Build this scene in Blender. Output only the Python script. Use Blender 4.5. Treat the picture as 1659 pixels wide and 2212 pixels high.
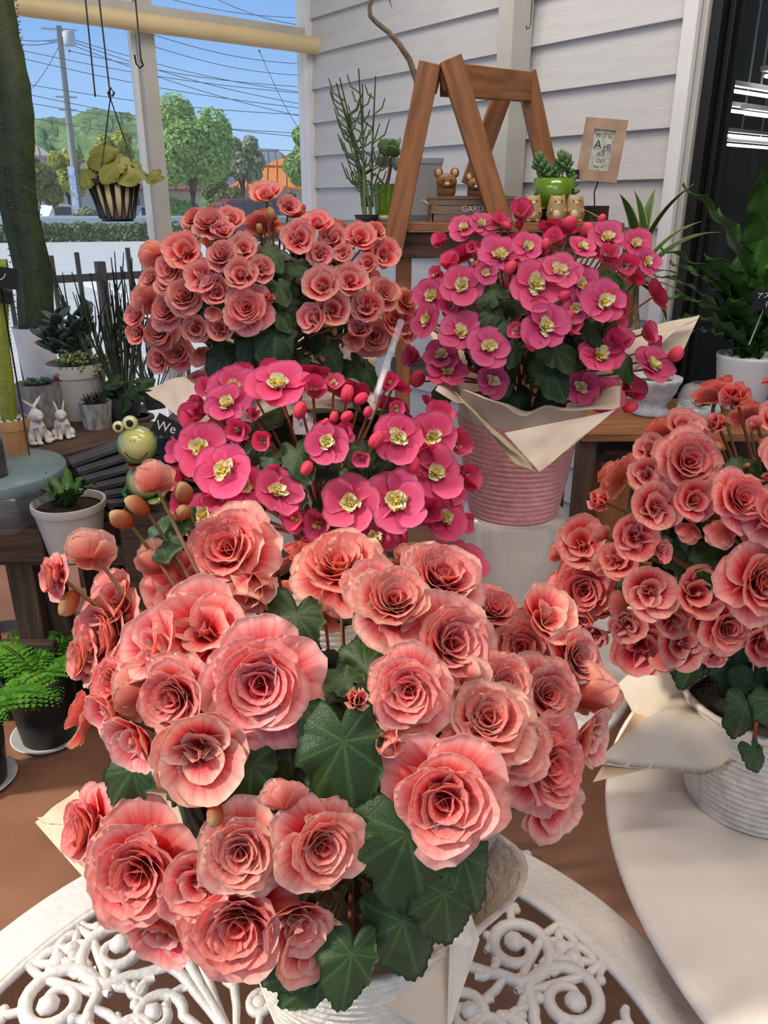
import bpy, math, random
from mathutils import Vector, Matrix, Euler
PI=math.pi; R_=random.Random(7)
for o in list(bpy.data.objects): bpy.data.objects.remove(o)
SC=bpy.context.scene; COL=SC.collection
# ------------------------------------------------------------------ camera
F=1700.0; TH=math.atan(666/1700); H=1.43
ct,st=math.cos(TH),math.sin(TH)
cam=bpy.data.cameras.new('camera'); co=bpy.data.objects.new('camera',cam); COL.objects.link(co)
co.location=(0,0,H); co.rotation_euler=(PI/2-TH,0,0)
cam.sensor_fit='VERTICAL'; cam.sensor_height=36; cam.lens=36*F/2212; cam.clip_end=2000; cam.clip_start=.02
SC.camera=co
# ------------------------------------------------------------------ view, world, sun
vs=SC.view_settings; vs.view_transform='Standard'; vs.look='None'; vs.gamma=1; vs.use_curve_mapping=False; vs.exposure=0.06
SC.display_settings.display_device='sRGB'
cy=SC.cycles; cy.max_bounces=8; cy.diffuse_bounces=5; cy.glossy_bounces=2; cy.transmission_bounces=6; cy.transparent_max_bounces=8; cy.use_adaptive_sampling=True; cy.adaptive_threshold=.06; cy.use_denoising=True; cy.caustics_reflective=False; cy.caustics_refractive=False
w=bpy.data.worlds.new('sky'); SC.world=w; w.use_nodes=True
nt=w.node_tree; nt.nodes.clear()
def N(nt,t,**k):
    n=nt.nodes.new(t)
    for a,b in k.items(): setattr(n,a,b)
    return n
tc=N(nt,'ShaderNodeTexCoord'); sx=N(nt,'ShaderNodeSeparateXYZ'); rp=N(nt,'ShaderNodeValToRGB'); bg=N(nt,'ShaderNodeBackground'); ou=N(nt,'ShaderNodeOutputWorld')
nt.links.new(tc.outputs['Generated'],sx.inputs[0]); nt.links.new(sx.outputs['Z'],rp.inputs[0]); nt.links.new(rp.outputs[0],bg.inputs[0]); nt.links.new(bg.outputs[0],ou.inputs[0])
cr=rp.color_ramp; cr.elements[0].position=0; cr.elements[0].color=(.50,.70,.95,1); cr.elements[1].position=1; cr.elements[1].color=(.26,.38,.62,1)
e=cr.elements.new(.10); e.color=(.33,.57,.93,1); e=cr.elements.new(.25); e.color=(.17,.39,.85,1); e=cr.elements.new(.5); e.color=(.22,.38,.70,1)
bg.inputs[1].default_value=1.0
sun=bpy.data.lights.new('sun','SUN'); so=bpy.data.objects.new('sun',sun); COL.objects.link(so)
sun.energy=4.0; sun.angle=math.radians(5); sun.color=(1,.93,.82)
SUND=Vector((.75,.20,-.62)).normalized()   # the way the light travels
so.rotation_euler=SUND.to_track_quat('-Z','Y').to_euler(); so.location=(-3,-4,6)
# ------------------------------------------------------------------ pixel helpers
def ray(x,y):
    a=(x-829.5)/F; b=-(y-1106)/F
    return Vector((a,ct+b*st,-st+b*ct))
CAM=Vector((0,0,H))
def atd(x,y,d): return CAM+ray(x,y)*d
def at(x,y,Y): r=ray(x,y); return CAM+r*(Y/r.y)
def atz(x,y,z): r=ray(x,y); return CAM+r*((z-H)/r.z)
AL=math.radians(38.1)
E1=Vector((math.sin(AL),-math.cos(AL),0)); E2=Vector((-math.cos(AL),-math.sin(AL),0))
C0=at(677,440,3.8); C0.z=0
def RM(a,b,z): return C0+E1*a+E2*b+Vector((0,0,z))
def onw(x,y,wall,off=0):
    n=E2 if wall=='s' else E1
    r=ray(x,y); t=(off-(CAM-C0).dot(n))/r.dot(n); p=CAM+r*t-C0
    return (p.dot(E1) if wall=='s' else p.dot(E2)), p.z
ROOM=Matrix(((E1.x,E2.x,0,C0.x),(E1.y,E2.y,0,C0.y),(0,0,1,0),(0,0,0,1)))
# ------------------------------------------------------------------ materials
MATS={}
def mat(name,col,rough=.6,col2=None,nscale=20,bump=0,bscale=60,trans=0,emit=0,spec=.5,metal=0,coat=0,stretch=None,detail=4,contrast=(.35,.65),alpha=1,attr=False):
    if name in MATS: return MATS[name]
    m=bpy.data.materials.new(name); m.use_nodes=True; t=m.node_tree; b=t.nodes['Principled BSDF']; out=t.nodes['Material Output']; L=t.links.new
    b.inputs['Base Color'].default_value=(*col,1); b.inputs['Roughness'].default_value=rough; b.inputs['Metallic'].default_value=metal
    b.inputs['Specular IOR Level'].default_value=spec; b.inputs['Coat Weight'].default_value=coat
    co_=N(t,'ShaderNodeTexCoord'); mp=N(t,'ShaderNodeMapping'); L(co_.outputs['Object'],mp.inputs[0])
    if stretch: mp.inputs['Scale'].default_value=stretch
    src=None
    if col2:
        n=N(t,'ShaderNodeTexNoise'); n.inputs['Scale'].default_value=nscale; n.inputs['Detail'].default_value=detail; L(mp.outputs[0],n.inputs['Vector'])
        r=N(t,'ShaderNodeValToRGB'); r.color_ramp.elements[0].position=contrast[0]; r.color_ramp.elements[1].position=contrast[1]
        r.color_ramp.elements[0].color=(*col,1); r.color_ramp.elements[1].color=(*col2,1)
        L(n.outputs['Fac'],r.inputs[0]); L(r.outputs[0],b.inputs['Base Color']); src=r.outputs[0]
    if bump:
        n=N(t,'ShaderNodeTexNoise'); n.inputs['Scale'].default_value=bscale; n.inputs['Detail'].default_value=3; L(mp.outputs[0],n.inputs['Vector'])
        bp=N(t,'ShaderNodeBump'); bp.inputs['Strength'].default_value=bump; bp.inputs['Distance'].default_value=.01; L(n.outputs['Fac'],bp.inputs['Height']); L(bp.outputs[0],b.inputs['Normal'])
    if emit:
        b.inputs['Emission Color'].default_value=(*col,1); b.inputs['Emission Strength'].default_value=emit
    if trans:
        tr=N(t,'ShaderNodeBsdfTranslucent'); mx=N(t,'ShaderNodeMixShader'); mx.inputs[0].default_value=trans
        tr.inputs[0].default_value=(*col,1)
        if src: L(src,tr.inputs[0])
        L(b.outputs[0],mx.inputs[1]); L(tr.outputs[0],mx.inputs[2]); L(mx.outputs[0],out.inputs[0])
    if alpha<1: b.inputs['Alpha'].default_value=alpha
    MATS[name]=m; return m
def petal_mat(name,front,back,trans=.52,rough=.55):
    m=bpy.data.materials.new(name); m.use_nodes=True; t=m.node_tree; b=t.nodes['Principled BSDF']; out=t.nodes['Material Output']; L=t.links.new
    a=N(t,'ShaderNodeAttribute',attribute_name='pc'); s=N(t,'ShaderNodeSeparateColor'); L(a.outputs['Color'],s.inputs[0])
    def ramp(st_):
        r=N(t,'ShaderNodeValToRGB'); e=r.color_ramp.elements
        e[0].position=st_[0][0]; e[0].color=(*st_[0][1],1); e[1].position=st_[-1][0]; e[1].color=(*st_[-1][1],1)
        for p,c in st_[1:-1]:
            x=e.new(p); x.color=(*c,1)
        return r
    # vein streaks along the petal shift the gradient a little
    no=N(t,'ShaderNodeTexNoise',noise_dimensions='2D'); cx=N(t,'ShaderNodeCombineXYZ'); ml=N(t,'ShaderNodeMath',operation='MULTIPLY'); ml.inputs[1].default_value=26; L(s.outputs[2],ml.inputs[0]); L(ml.outputs[0],cx.inputs[0])
    m2=N(t,'ShaderNodeMath',operation='MULTIPLY'); m2.inputs[1].default_value=1.5; L(s.outputs[0],m2.inputs[0]); L(m2.outputs[0],cx.inputs[1]); L(cx.outputs[0],no.inputs['Vector']); no.inputs['Scale'].default_value=1
    ad=N(t,'ShaderNodeMath',operation='MULTIPLY_ADD'); ad.inputs[1].default_value=.26; L(no.outputs['Fac'],ad.inputs[0])
    sb=N(t,'ShaderNodeMath',operation='SUBTRACT'); sb.inputs[1].default_value=.13; L(s.outputs[0],sb.inputs[0]); L(sb.outputs[0],ad.inputs[2])
    rf,rb=ramp(front),ramp(back); L(ad.outputs[0],rf.inputs[0]); L(ad.outputs[0],rb.inputs[0])
    mx=N(t,'ShaderNodeMix',data_type='RGBA'); L(s.outputs[1],mx.inputs['Factor']); L(rf.outputs[0],mx.inputs['A']); L(rb.outputs[0],mx.inputs['B'])
    oi=N(t,'ShaderNodeObjectInfo'); mu=N(t,'ShaderNodeMix',data_type='RGBA',blend_type='MULTIPLY'); mu.inputs['Factor'].default_value=1; L(mx.outputs['Result'],mu.inputs['A']); L(oi.outputs['Color'],mu.inputs['B'])
    c=mu.outputs['Result']; L(c,b.inputs['Base Color']); b.inputs['Roughness'].default_value=rough; b.inputs['Specular IOR Level'].default_value=.12
    b.inputs['Sheen Weight'].default_value=0
    tr=N(t,'ShaderNodeBsdfTranslucent'); L(c,tr.inputs[0]); ms=N(t,'ShaderNodeMixShader'); ms.inputs[0].default_value=trans; L(b.outputs[0],ms.inputs[1]); L(tr.outputs[0],ms.inputs[2]); L(ms.outputs[0],out.inputs[0])
    return m
def S(r,g,b): # sRGB 0..255 -> linear
    return tuple(((x/255)/12.92 if x<11 else ((x/255+.055)/1.055)**2.4) for x in (r,g,b))
PEACH=petal_mat('peach_petal',[(0,S(206,20,44)),(.44,S(233,52,70)),(.64,S(245,110,114)),(.80,S(251,174,166)),(1,S(255,220,208))],
                [(0,S(212,80,66)),(.45,S(236,124,106)),(.8,S(248,178,158)),(1,S(254,216,198))])
PINK=petal_mat('pink_petal',[(0,S(240,120,158)),(.3,S(238,92,142)),(.7,S(240,106,154)),(1,S(246,140,180))],
               [(0,S(222,64,96)),(.5,S(232,80,120)),(1,S(240,112,152))])
BUDP=petal_mat('pink_bud',[(0,S(196,40,62)),(.5,S(226,64,86)),(1,S(236,96,108))],[(0,S(196,40,62)),(1,S(230,80,100))],trans=.1)
def leaf_mat(name,dark,light,vein,rough=.42,trans=.12):
    m=bpy.data.materials.new(name); m.use_nodes=True; t=m.node_tree; b=t.nodes['Principled BSDF']; out=t.nodes['Material Output']; L=t.links.new
    a=N(t,'ShaderNodeAttribute',attribute_name='pc'); s=N(t,'ShaderNodeSeparateColor'); L(a.outputs['Color'],s.inputs[0])
    tc=N(t,'ShaderNodeTexCoord'); no=N(t,'ShaderNodeTexNoise'); no.inputs['Scale'].default_value=25; L(tc.outputs['Object'],no.inputs['Vector'])
    m1=N(t,'ShaderNodeMix',data_type='RGBA'); L(no.outputs['Fac'],m1.inputs['Factor']); m1.inputs['A'].default_value=(*dark,1); m1.inputs['B'].default_value=(*light,1)
    m2=N(t,'ShaderNodeMix',data_type='RGBA'); L(s.outputs[0],m2.inputs['Factor']); L(m1.outputs['Result'],m2.inputs['A']); m2.inputs['B'].default_value=(*vein,1)
    oi=N(t,'ShaderNodeObjectInfo'); mu=N(t,'ShaderNodeMix',data_type='RGBA',blend_type='MULTIPLY'); mu.inputs['Factor'].default_value=1; L(m2.outputs['Result'],mu.inputs['A']); L(oi.outputs['Color'],mu.inputs['B'])
    c=mu.outputs['Result']; L(c,b.inputs['Base Color']); b.inputs['Roughness'].default_value=rough; b.inputs['Specular IOR Level'].default_value=.4
    bp=N(t,'ShaderNodeBump'); bp.inputs['Strength'].default_value=.25; bp.inputs['Distance'].default_value=.004; n2=N(t,'ShaderNodeTexNoise'); n2.inputs['Scale'].default_value=70; L(tc.outputs['Object'],n2.inputs['Vector']); L(n2.outputs['Fac'],bp.inputs['Height']); L(bp.outputs[0],b.inputs['Normal'])
    tr=N(t,'ShaderNodeBsdfTranslucent'); L(c,tr.inputs[0]); ms=N(t,'ShaderNodeMixShader'); ms.inputs[0].default_value=trans; L(b.outputs[0],ms.inputs[1]); L(tr.outputs[0],ms.inputs[2]); L(ms.outputs[0],out.inputs[0])
    return m
LEAF=leaf_mat('begonia_leaf',S(30,50,20),S(50,78,32),S(86,116,58))
M_white=mat('white_paint',S(226,226,226),.45,S(236,236,236),6,.05,40)
M_iron=mat('white_iron',S(210,206,200),.42,S(220,217,213),14,.25,90)
M_marble=mat('table_white',S(218,208,196),.34,S(228,220,210),9,.06,60,detail=6)
M_floor=mat('terracotta_floor',S(130,88,64),.5,S(146,102,76),5,.05,80)
M_wood=mat('warm_wood',S(160,104,58),.6,S(122,76,40),9,.15,30,stretch=(.6,6,6))
M_dwood=mat('aged_wood',S(92,68,50),.8,S(58,42,32),9,.35,30,stretch=(.6,6,6))
M_gwood=mat('grey_wood',S(86,86,92),.8,S(58,58,62),9,.3,30,stretch=(.6,6,6))
M_siding=mat('siding_white',S(204,204,204),.55,S(196,196,198),12,.08,50,stretch=(.3,3,3))
M_frame=mat('window_frame',S(196,194,186),.5,S(186,184,176),6)
M_blind=mat('blind_cream',S(226,206,160),.5,S(216,196,150),5)
M_paper=mat('kraft_paper',S(232,212,186),.55,S(222,198,168),10,.5,14,trans=.18)
M_paperp=mat('pale_paper',S(236,224,206),.55,S(222,208,186),10,.5,14,trans=.22)
M_papero=mat('olive_paper',S(196,186,150),.5,S(180,170,134),10,.4,14,trans=.15)
M_rope=mat('cream_rope',S(226,216,200),.75,S(208,196,178),60,.4,140)
M_ropep=mat('pink_rope',S(240,178,178),.75,S(230,160,162),60,.4,140)
M_ped=mat('gloss_white',S(226,220,212),.2,coat=.3)
M_stem=mat('begonia_stem',S(120,112,60),.5,S(150,84,62),18)
M_rstem=mat('red_stem',S(150,74,54),.5,S(176,110,74),18)
M_soil=mat('soil',S(48,36,28),.9,S(70,54,40),80,.6,120)
M_black=mat('black_plastic',S(22,22,22),.45)
M_bmetal=mat('black_metal',S(16,18,22),.6)
M_chalk=mat('chalk_black',S(18,18,18),.7)
M_chalkw=mat('chalk_white',S(226,226,226),.8)
M_terra=mat('terracotta_pot',S(204,150,98),.7,S(188,132,84),20,.1,80)
M_bark=mat('bark_pot',S(172,168,160),.85,S(116,110,104),40,.9,60,stretch=(1,1,.35))
M_pot=mat('white_pot',S(206,198,188),.45,S(196,188,178),8)
M_potw=mat('glazed_white',S(226,224,222),.25,S(216,214,212),8)
M_greenpot=mat('green_glaze',S(106,146,32),.18,S(96,134,28),8,coat=.5)
M_tan=mat('tan_ceramic',S(188,160,110),.3,S(170,140,92),30,coat=.3)
M_cream=mat('cream_ceramic',S(226,206,160),.35)
M_brown=mat('brown_ceramic',S(166,116,64),.5,S(140,92,46),30)
M_plaster=mat('plaster',S(226,222,216),.7,S(206,202,196),40,.2,90)
M_yellow=mat('stamen_yellow',S(240,206,40),.5)
M_creamp=mat('cream_petal',S(250,240,190),.6,trans=.2)
M_pebble=mat('pebble_white',S(220,214,204),.6,S(190,184,174),30)
M_glass=mat('clear_glass',(1,1,1),.02,alpha=.12)
M_vinyl=mat('clear_vinyl',S(220,230,234),.12,alpha=.10)
M_cloth=mat('teal_cloth',S(92,122,126),.35,S(116,144,148),8,.3,20)
# ------------------------------------------------------------------ mesh building
class MB:
    def __init__(s): s.v=[]; s.f=[]; s.m=[]; s.c=None
    def add(s,v,f,m=0):
        k=len(s.v); s.v+= [tuple(p) for p in v]; s.f+=[tuple(i+k for i in q) for q in f]; s.m+=[m]*len(f); return s
    def box(s,c,d,M=None,m=0,top=1):
        x,y,z=d[0]/2,d[1]/2,d[2]/2
        V=[Vector((c[0]+a*x*(top if cc>0 else 1),c[1]+b*y*(top if cc>0 else 1),c[2]+cc*z)) for a,b,cc in ((-1,-1,-1),(1,-1,-1),(1,1,-1),(-1,1,-1),(-1,-1,1),(1,-1,1),(1,1,1),(-1,1,1))]
        if M: V=[M@p for p in V]
        return s.add(V,[(0,3,2,1),(4,5,6,7),(0,1,5,4),(1,2,6,5),(2,3,7,6),(3,0,4,7)],m)
    def tube(s,pts,r,n=6,m=0,flat=1.0,cap=True):
        pts=[Vector(p) for p in pts]; k=len(pts); rr=r if isinstance(r,(list,tuple)) else [r]*k
        V=[]; up=None
        for i,p in enumerate(pts):
            t=(pts[min(i+1,k-1)]-pts[max(i-1,0)])
            t=t.normalized() if t.length>1e-9 else Vector((0,0,1))
            if up is None: up=Vector((0,0,1)) if abs(t.z)<.9 else Vector((1,0,0))
            x=t.cross(up)
            if x.length<1e-6: x=t.cross(Vector((1,0,0)))
            x.normalize(); y=x.cross(t); up=y
            for j in range(n):
                a=2*PI*j/n; V.append(p+x*math.cos(a)*rr[i]+y*math.sin(a)*rr[i]*flat)
        Fc=[(i*n+j,i*n+(j+1)%n,(i+1)*n+(j+1)%n,(i+1)*n+j) for i in range(k-1) for j in range(n)]
        if cap: Fc+=[tuple(range(n)),tuple((k-1)*n+j for j in reversed(range(n)))]
        return s.add(V,Fc,m)
    def lathe(s,prof,n=32,c=(0,0,0),m=0,fn=None,M=None):
        V=[]; k=len(prof)
        for r,z in prof:
            for j in range(n):
                a=2*PI*j/n; q=Vector((r*math.cos(a),r*math.sin(a),z))
                if fn: q=fn(q,a)
                if M: q=M@q
                V.append(q+Vector(c))
        Fc=[(i*n+j,i*n+(j+1)%n,(i+1)*n+(j+1)%n,(i+1)*n+j) for i in range(k-1) for j in range(n)]
        if prof[0][0]>1e-5: Fc.append(tuple(reversed(range(n))))
        if prof[-1][0]>1e-5: Fc.append(tuple((k-1)*n+j for j in range(n)))
        return s.add(V,Fc,m)
    def ball(s,c,r,n=12,k=8,m=0,M=None,fn=None):
        r=r if isinstance(r,(list,tuple)) else (r,r,r); V=[]
        for i in range(k+1):
            t=PI*i/k
            for j in range(n):
                a=2*PI*j/n; q=Vector((r[0]*math.sin(t)*math.cos(a),r[1]*math.sin(t)*math.sin(a),r[2]*math.cos(t)))
                if fn: q=fn(q)
                if M: q=M@q
                V.append(q+Vector(c))
        Fc=[(i*n+j,(i+1)*n+j,(i+1)*n+(j+1)%n,i*n+(j+1)%n) for i in range(k) for j in range(n)]
        return s.add(V,Fc,m)
    def mesh(s,name,mats,smooth=True):
        me=bpy.data.meshes.new(name); me.from_pydata(s.v,[],s.f)
        for x in (mats if isinstance(mats,(list,tuple)) else [mats]): me.materials.append(x)
        if any(s.m): me.polygons.foreach_set('material_index',s.m)
        if smooth: me.polygons.foreach_set('use_smooth',[True]*len(me.polygons))
        if s.c:
            a=me.color_attributes.new('pc','FLOAT_COLOR','POINT'); a.data.foreach_set('color',[x for c in s.c for x in (*c,1)])
        me.update(); return me
def ob(name,me,parent=None,M=None,color=None):
    o=bpy.data.objects.new(name,me); COL.objects.link(o)
    if parent: o.parent=parent
    if M is not None: o.matrix_basis=M
    if color: o.color=(*color,1)
    return o
def put(b,name,mats,parent=None,M=None,smooth=True,edge=None):
    o=ob(name,b.mesh(name,mats,smooth),parent,M)
    if edge: edgesplit(o,edge)
    return o
def edgesplit(o,deg=35):
    me=o.data
    import bmesh
    bm=bmesh.new(); bm.from_mesh(me)
    for e in bm.edges:
        if len(e.link_faces)==2 and e.calc_face_angle(0)>math.radians(deg): e.smooth=False
    bm.to_mesh(me); bm.free()
def bevel(o,w,seg=2):
    m=o.modifiers.new('bevel','BEVEL'); m.width=w; m.segments=seg; m.limit_method='ANGLE'; m.angle_limit=math.radians(40)
    return o
def tag(o,label=None,cat=None,group=None,kind=None):
    if label: o['label']=label
    if cat: o['category']=cat
    if group: o['group']=group
    if kind: o['kind']=kind
    return o
def thing(name,label,cat,loc=(0,0,0),group=None,rz=0):
    o=bpy.data.objects.new(name,None); COL.objects.link(o); o.location=loc; o.rotation_euler=(0,0,rz); o.empty_display_size=.05
    return tag(o,label,cat,group)
def beam(name,p0,p1,wd,ht,m,parent=None,up=(0,0,1),bev=.002):
    """a board: local x runs along its length"""
    p0,p1=Vector(p0),Vector(p1); x=(p1-p0); L=x.length; x.normalize(); y=Vector(up).cross(x)
    if y.length<1e-5: y=Vector((0,1,0))
    y.normalize(); z=x.cross(y)
    M=Matrix(((x.x,y.x,z.x,p0.x),(x.y,y.y,z.y,p0.y),(x.z,y.z,z.z,p0.z),(0,0,0,1)))
    if parent: M=parent.matrix_basis.inverted()@M
    b=MB().box((L/2,0,0),(L,wd,ht)); o=put(b,name,m,parent,M,smooth=False)
    if bev: bevel(o,bev,1)
    return o
def T(v): return Matrix.Translation(Vector(v))
def rotz(a): return Matrix.Rotation(a,4,'Z')
def frame(n,roll=0):
    n=Vector(n).normalized(); return n.to_track_quat('Z','Y').to_matrix().to_4x4()@rotz(roll)
def text(s,size,m,parent,M,align='CENTER',depth=.0004,name='lettering'):
    cu=bpy.data.curves.new('t','FONT'); cu.body=s; cu.size=size; cu.align_x=align; cu.align_y='CENTER'; cu.extrude=depth; cu.resolution_u=3
    o=bpy.data.objects.new('t',cu); COL.objects.link(o); bpy.context.view_layer.update()
    me=bpy.data.meshes.new_from_object(o.evaluated_get(bpy.context.evaluated_depsgraph_get())); bpy.data.objects.remove(o)
    me.materials.clear(); me.materials.append(m); return ob(name,me,parent,M)
# ================================================================== the room
WR=4.6   # how far the corner of the two walls stands from the camera
C0=at(677,440,WR); C0.z=0
ROOM=Matrix(((E1.x,E2.x,0,C0.x),(E1.y,E2.y,0,C0.y),(0,0,1,0),(0,0,0,1)))
def rbox(name,a0,a1,b0,b1,z0,z1,m,parent=None,bev=0):
    b=MB().box(((a1-a0)/2,(b1-b0)/2,(z1-z0)/2),(a1-a0,b1-b0,z1-z0))
    o=put(b,name,m,parent,(T((a0,b0,z0)) if parent else ROOM@T((a0,b0,z0))),smooth=False)
    if bev: bevel(o,bev,2)
    return o
def grp(name,label=None,cat=None,kind='structure'):
    o=bpy.data.objects.new(name,None); COL.objects.link(o); o.matrix_basis=ROOM; o.empty_display_size=.1
    return tag(o,label,cat,kind=kind)
fl=MB().add([RM(0,7,0),RM(0,-.05,0),RM(6,-.05,0),RM(6,7,0)],[(0,1,2,3)])
tag(put(fl,'floor',M_floor,smooth=False),'brown terracotta floor of the shop','floor',kind='structure')
# siding wall: each lapped board is a part
wl=grp('wall_right','white lapped siding wall behind the ladder','wall')
aT=onw(1455,300,'s')[0]; PIT=.1565; Z0=1.352-8*PIT
rbox('backing',-.02,aT+.04,-.12,-.02,-.0,3.0,M_siding,wl)
k=0; z=Z0-PIT
me_b=None
while z<2.95:
    L=aT
    b=MB().add([(0,-.02,0),(L,-.02,0),(L,.010,0),(0,.010,0),(0,-.02,PIT+.012),(L,-.02,PIT+.012),(L,-.012,PIT+.012),(0,-.012,PIT+.012)],[(0,3,2,1),(4,5,6,7),(0,1,5,4),(1,2,6,5),(2,3,7,6),(3,0,4,7)])
    if me_b is None: me_b=b.mesh('siding_board',M_siding,False)
    ob('siding_board',me_b,wl,T((0,0,z))); z+=PIT
# post in front of the siding, trim beside the glass door
p0=onw(1073,100,'s',.12)[0]; p1=onw(1105,100,'s',.12)[0]
tag(rbox('trim_1',p0,p1,.012,.12,0,3.0,M_frame,bev=.004),'grey white square post standing against the siding wall','post',kind='structure')
t0=onw(1455,300,'s')[0]
tr=grp('trim_2','white door casing at the end of the siding','trim')
rbox('casing',t0,t0+.05,-.05,.03,0,3.0,M_white,tr,.003); rbox('casing_strip',t0+.055,t0+.075,-.05,.012,0,3.0,M_frame,tr,.002)
# glass door with the dark shop behind it
M_dark=mat('dark_metal_frame',S(52,50,46),.35,metal=.6); M_dgl=mat('door_glass',S(120,130,130),.03,alpha=.05,spec=.6)
dr=grp('door_1','dark framed sliding glass door to the unlit shop room','door')
rbox('door_frame',t0+.08,t0+.115,-.06,.0,0,3.0,M_dark,dr,.003); rbox('door_frame',t0+.12,t0+.14,-.09,-.03,0,3.0,M_dark,dr,.002)
rbox('door_frame',t0+.14,t0+2.6,-.09,-.03,2.55,2.66,M_dark,dr,.002)
rbox('door_frame',t0+.14,t0+2.6,-.09,-.03,0,.25,M_dark,dr,.002)
rbox('pane',t0+.14,t0+1.3,-.066,-.06,.25,2.55,M_dgl,dr); rbox('door_frame',t0+1.3,t0+1.36,-.09,-.03,.25,2.55,M_dark,dr,.002); rbox('pane',t0+1.36,t0+2.6,-.066,-.06,.25,2.55,M_dgl,dr)
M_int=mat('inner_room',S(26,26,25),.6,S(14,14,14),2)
ir=grp('wall_inner_room','dark walls of the shop room beyond the glass door','wall')
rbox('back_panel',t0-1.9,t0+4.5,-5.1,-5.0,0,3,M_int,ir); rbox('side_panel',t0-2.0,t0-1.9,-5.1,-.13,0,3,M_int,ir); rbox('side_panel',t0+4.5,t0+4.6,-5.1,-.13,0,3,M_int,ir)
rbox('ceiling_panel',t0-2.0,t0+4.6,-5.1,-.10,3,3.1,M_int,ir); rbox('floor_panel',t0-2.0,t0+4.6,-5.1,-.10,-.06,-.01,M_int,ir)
M_tube=mat('tube_and_fill_light',(1,.98,.92),.4,emit=5)
M_fix=mat('lamp_body',S(200,200,200),.4)
for i,(a,b,z) in enumerate([(1608,243,4.6),(1640,205,4.2),(1600,295,5.4),(1690,255,4.7),(1640,318,5.6),(1740,180,4.3)]):
    t=thing('tube_lamp','lit fluorescent tube lamp behind the glass door, '+('nearest the door casing','second row from the casing','deepest by the casing side','in the middle of the room','deep in the middle of the room','farthest to the right')[i],'lamp',at(a,b,z),'tube lamps in the inner room'); z=at(a,b,z).z
    Rl=Matrix(((E1.x,E2.x,0,0),(E1.y,E2.y,0,0),(0,0,1,0),(0,0,0,1)))
    put(MB().box((0,0,.03),(.04,.8,.02)),'lamp_body',M_fix,t,Rl,False); put(MB().tube([(0,-.38,0),(0,.38,0)],.008,8),'tube',M_tube,t,Rl)
    put(MB().tube([(0,0,.045),(0,0,3.0-z)],.006,6),'hanger',M_fix,t)
# window wall
b0=onw(657,200,'w')[0]; m0=onw(329,80,'w')[0]; m1=onw(291,80,'w')[0]
zr=[onw(325,y,'w')[1] for y in (13,38,80)]
wn=grp('window_1','large white framed shop window onto the street','window')
rbox('window_frame',-.06,.03,-.02,b0,0,3.2,M_white,wn,.004)
rbox('mullion',-.05,.025,m0,m1-.012,0,3.2,M_frame,wn,.003)
rbox('mullion_strip',-.055,-.02,m1-.012,m1+.012,0,3.2,M_white,wn,.002)
rbox('mullion',-.05,.025,2*m0+.1,2*m1+.08,0,3.2,M_frame,wn,.003)
rbox('mullion',-.05,.025,3*m0+.2,3*m1+.14,0,3.2,M_frame,wn,.003)
rbox('transom',-.05,.028,b0,4.5,zr[1],zr[0],M_frame,wn,.003)
rbox('bottom_rail',-.05,.03,b0,4.5,0,.12,M_frame,wn,.003)
M_pane=mat('window_pane',(1,1,1),.03,alpha=.04)
for (x0,x1) in ((b0,m0),(m1,2*m0+.1),(2*m1+.08,3*m0+.2)):
    rbox('pane',-.012,-.008,x0,x1,.12,zr[1],M_pane,wn); rbox('pane',-.012,-.008,x0,x1,zr[0],3.2,M_pane,wn)
# roller blind cassette on the transom
rb=MB(); zc=(zr[1]+zr[2])/2; rr_=(zr[1]-zr[2])/2
pr=[(rr_*math.cos(a)*.9+.035,rr_*math.sin(a)) for a in [i*2*PI/14 for i in range(14)]]
V=[];n=14
for bb in (-.05,3.0):
    for x,z in pr: V.append((x,bb,z))
rb.add(V,[(j,(j+1)%n,n+(j+1)%n,n+j) for j in range(n)]+[tuple(range(n)),tuple(reversed(range(n,2*n)))])
rl=thing('roller_blind','rolled up cream roller blind along the window transom','blind',RM(.045,0,zc))
Rr=Matrix(((E1.x,E2.x,0,0),(E1.y,E2.y,0,0),(0,0,1,0),(0,0,0,1)))
edgesplit(put(rb,'blind_roll',M_blind,rl,Rr),50)
put(MB().tube([(.0,-.0,0),(.01,.0,-zc+.7)],.0018,5),'pull_cord',mat('cord_white',S(220,220,220),.7),rl,Rr@T((.05,-.045,0)))
# unseen roof cut in an L to shape the sun, with added fill lamps
RY=.38; XL=-2.2
cl=MB().box((.2,RY+2.6,3.1),(9,5.2,.1)).box((XL+3.4,RY-1.5,3.1),(6.8,3.0,.1))
tag(put(cl,'ceiling',M_white,None,None,False),'white ceiling of the shop, unseen, cut open at the left to shape the sunlight','ceiling',kind='structure')
LE=14
M_fill=mat('fill_tube',(1,.93,.84),.4,emit=1)
FILL_LAMPS=[(-.7,.9),(.7,1.9),(.5,.3),(-.2,3.0),(.6,-.9)]  # unseen lamps added to lift the dim room
for i,(x,y) in enumerate(FILL_LAMPS):
    t=thing('fill_lamp','added fill lamp, out of view, above the '+('middle magenta begonia','wooden trestle','white round table','window corner','camera, nearest the front')[i],'lamp',(x,y,2.98),'added fill lamps')
    put(MB().box((0,0,.04),(1.25,.16,.06)),'lamp_body',M_fix,t,None,False)
    for s in (-.04,.04): put(MB().tube([(-.6,s,0),(.6,s,0)],.014,8),'tube',M_fill,t)
    li=bpy.data.lights.new('tube_and_fill_light','AREA'); li.shape='RECTANGLE'; li.size=1.2; li.size_y=.14; li.energy=LE; li.color=(1,.89,.77)  # warm fill light added beneath each unseen fitting
    lo=bpy.data.objects.new('tube_and_fill_light',li); COL.objects.link(lo); lo.location=(x,y,2.955)
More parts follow.
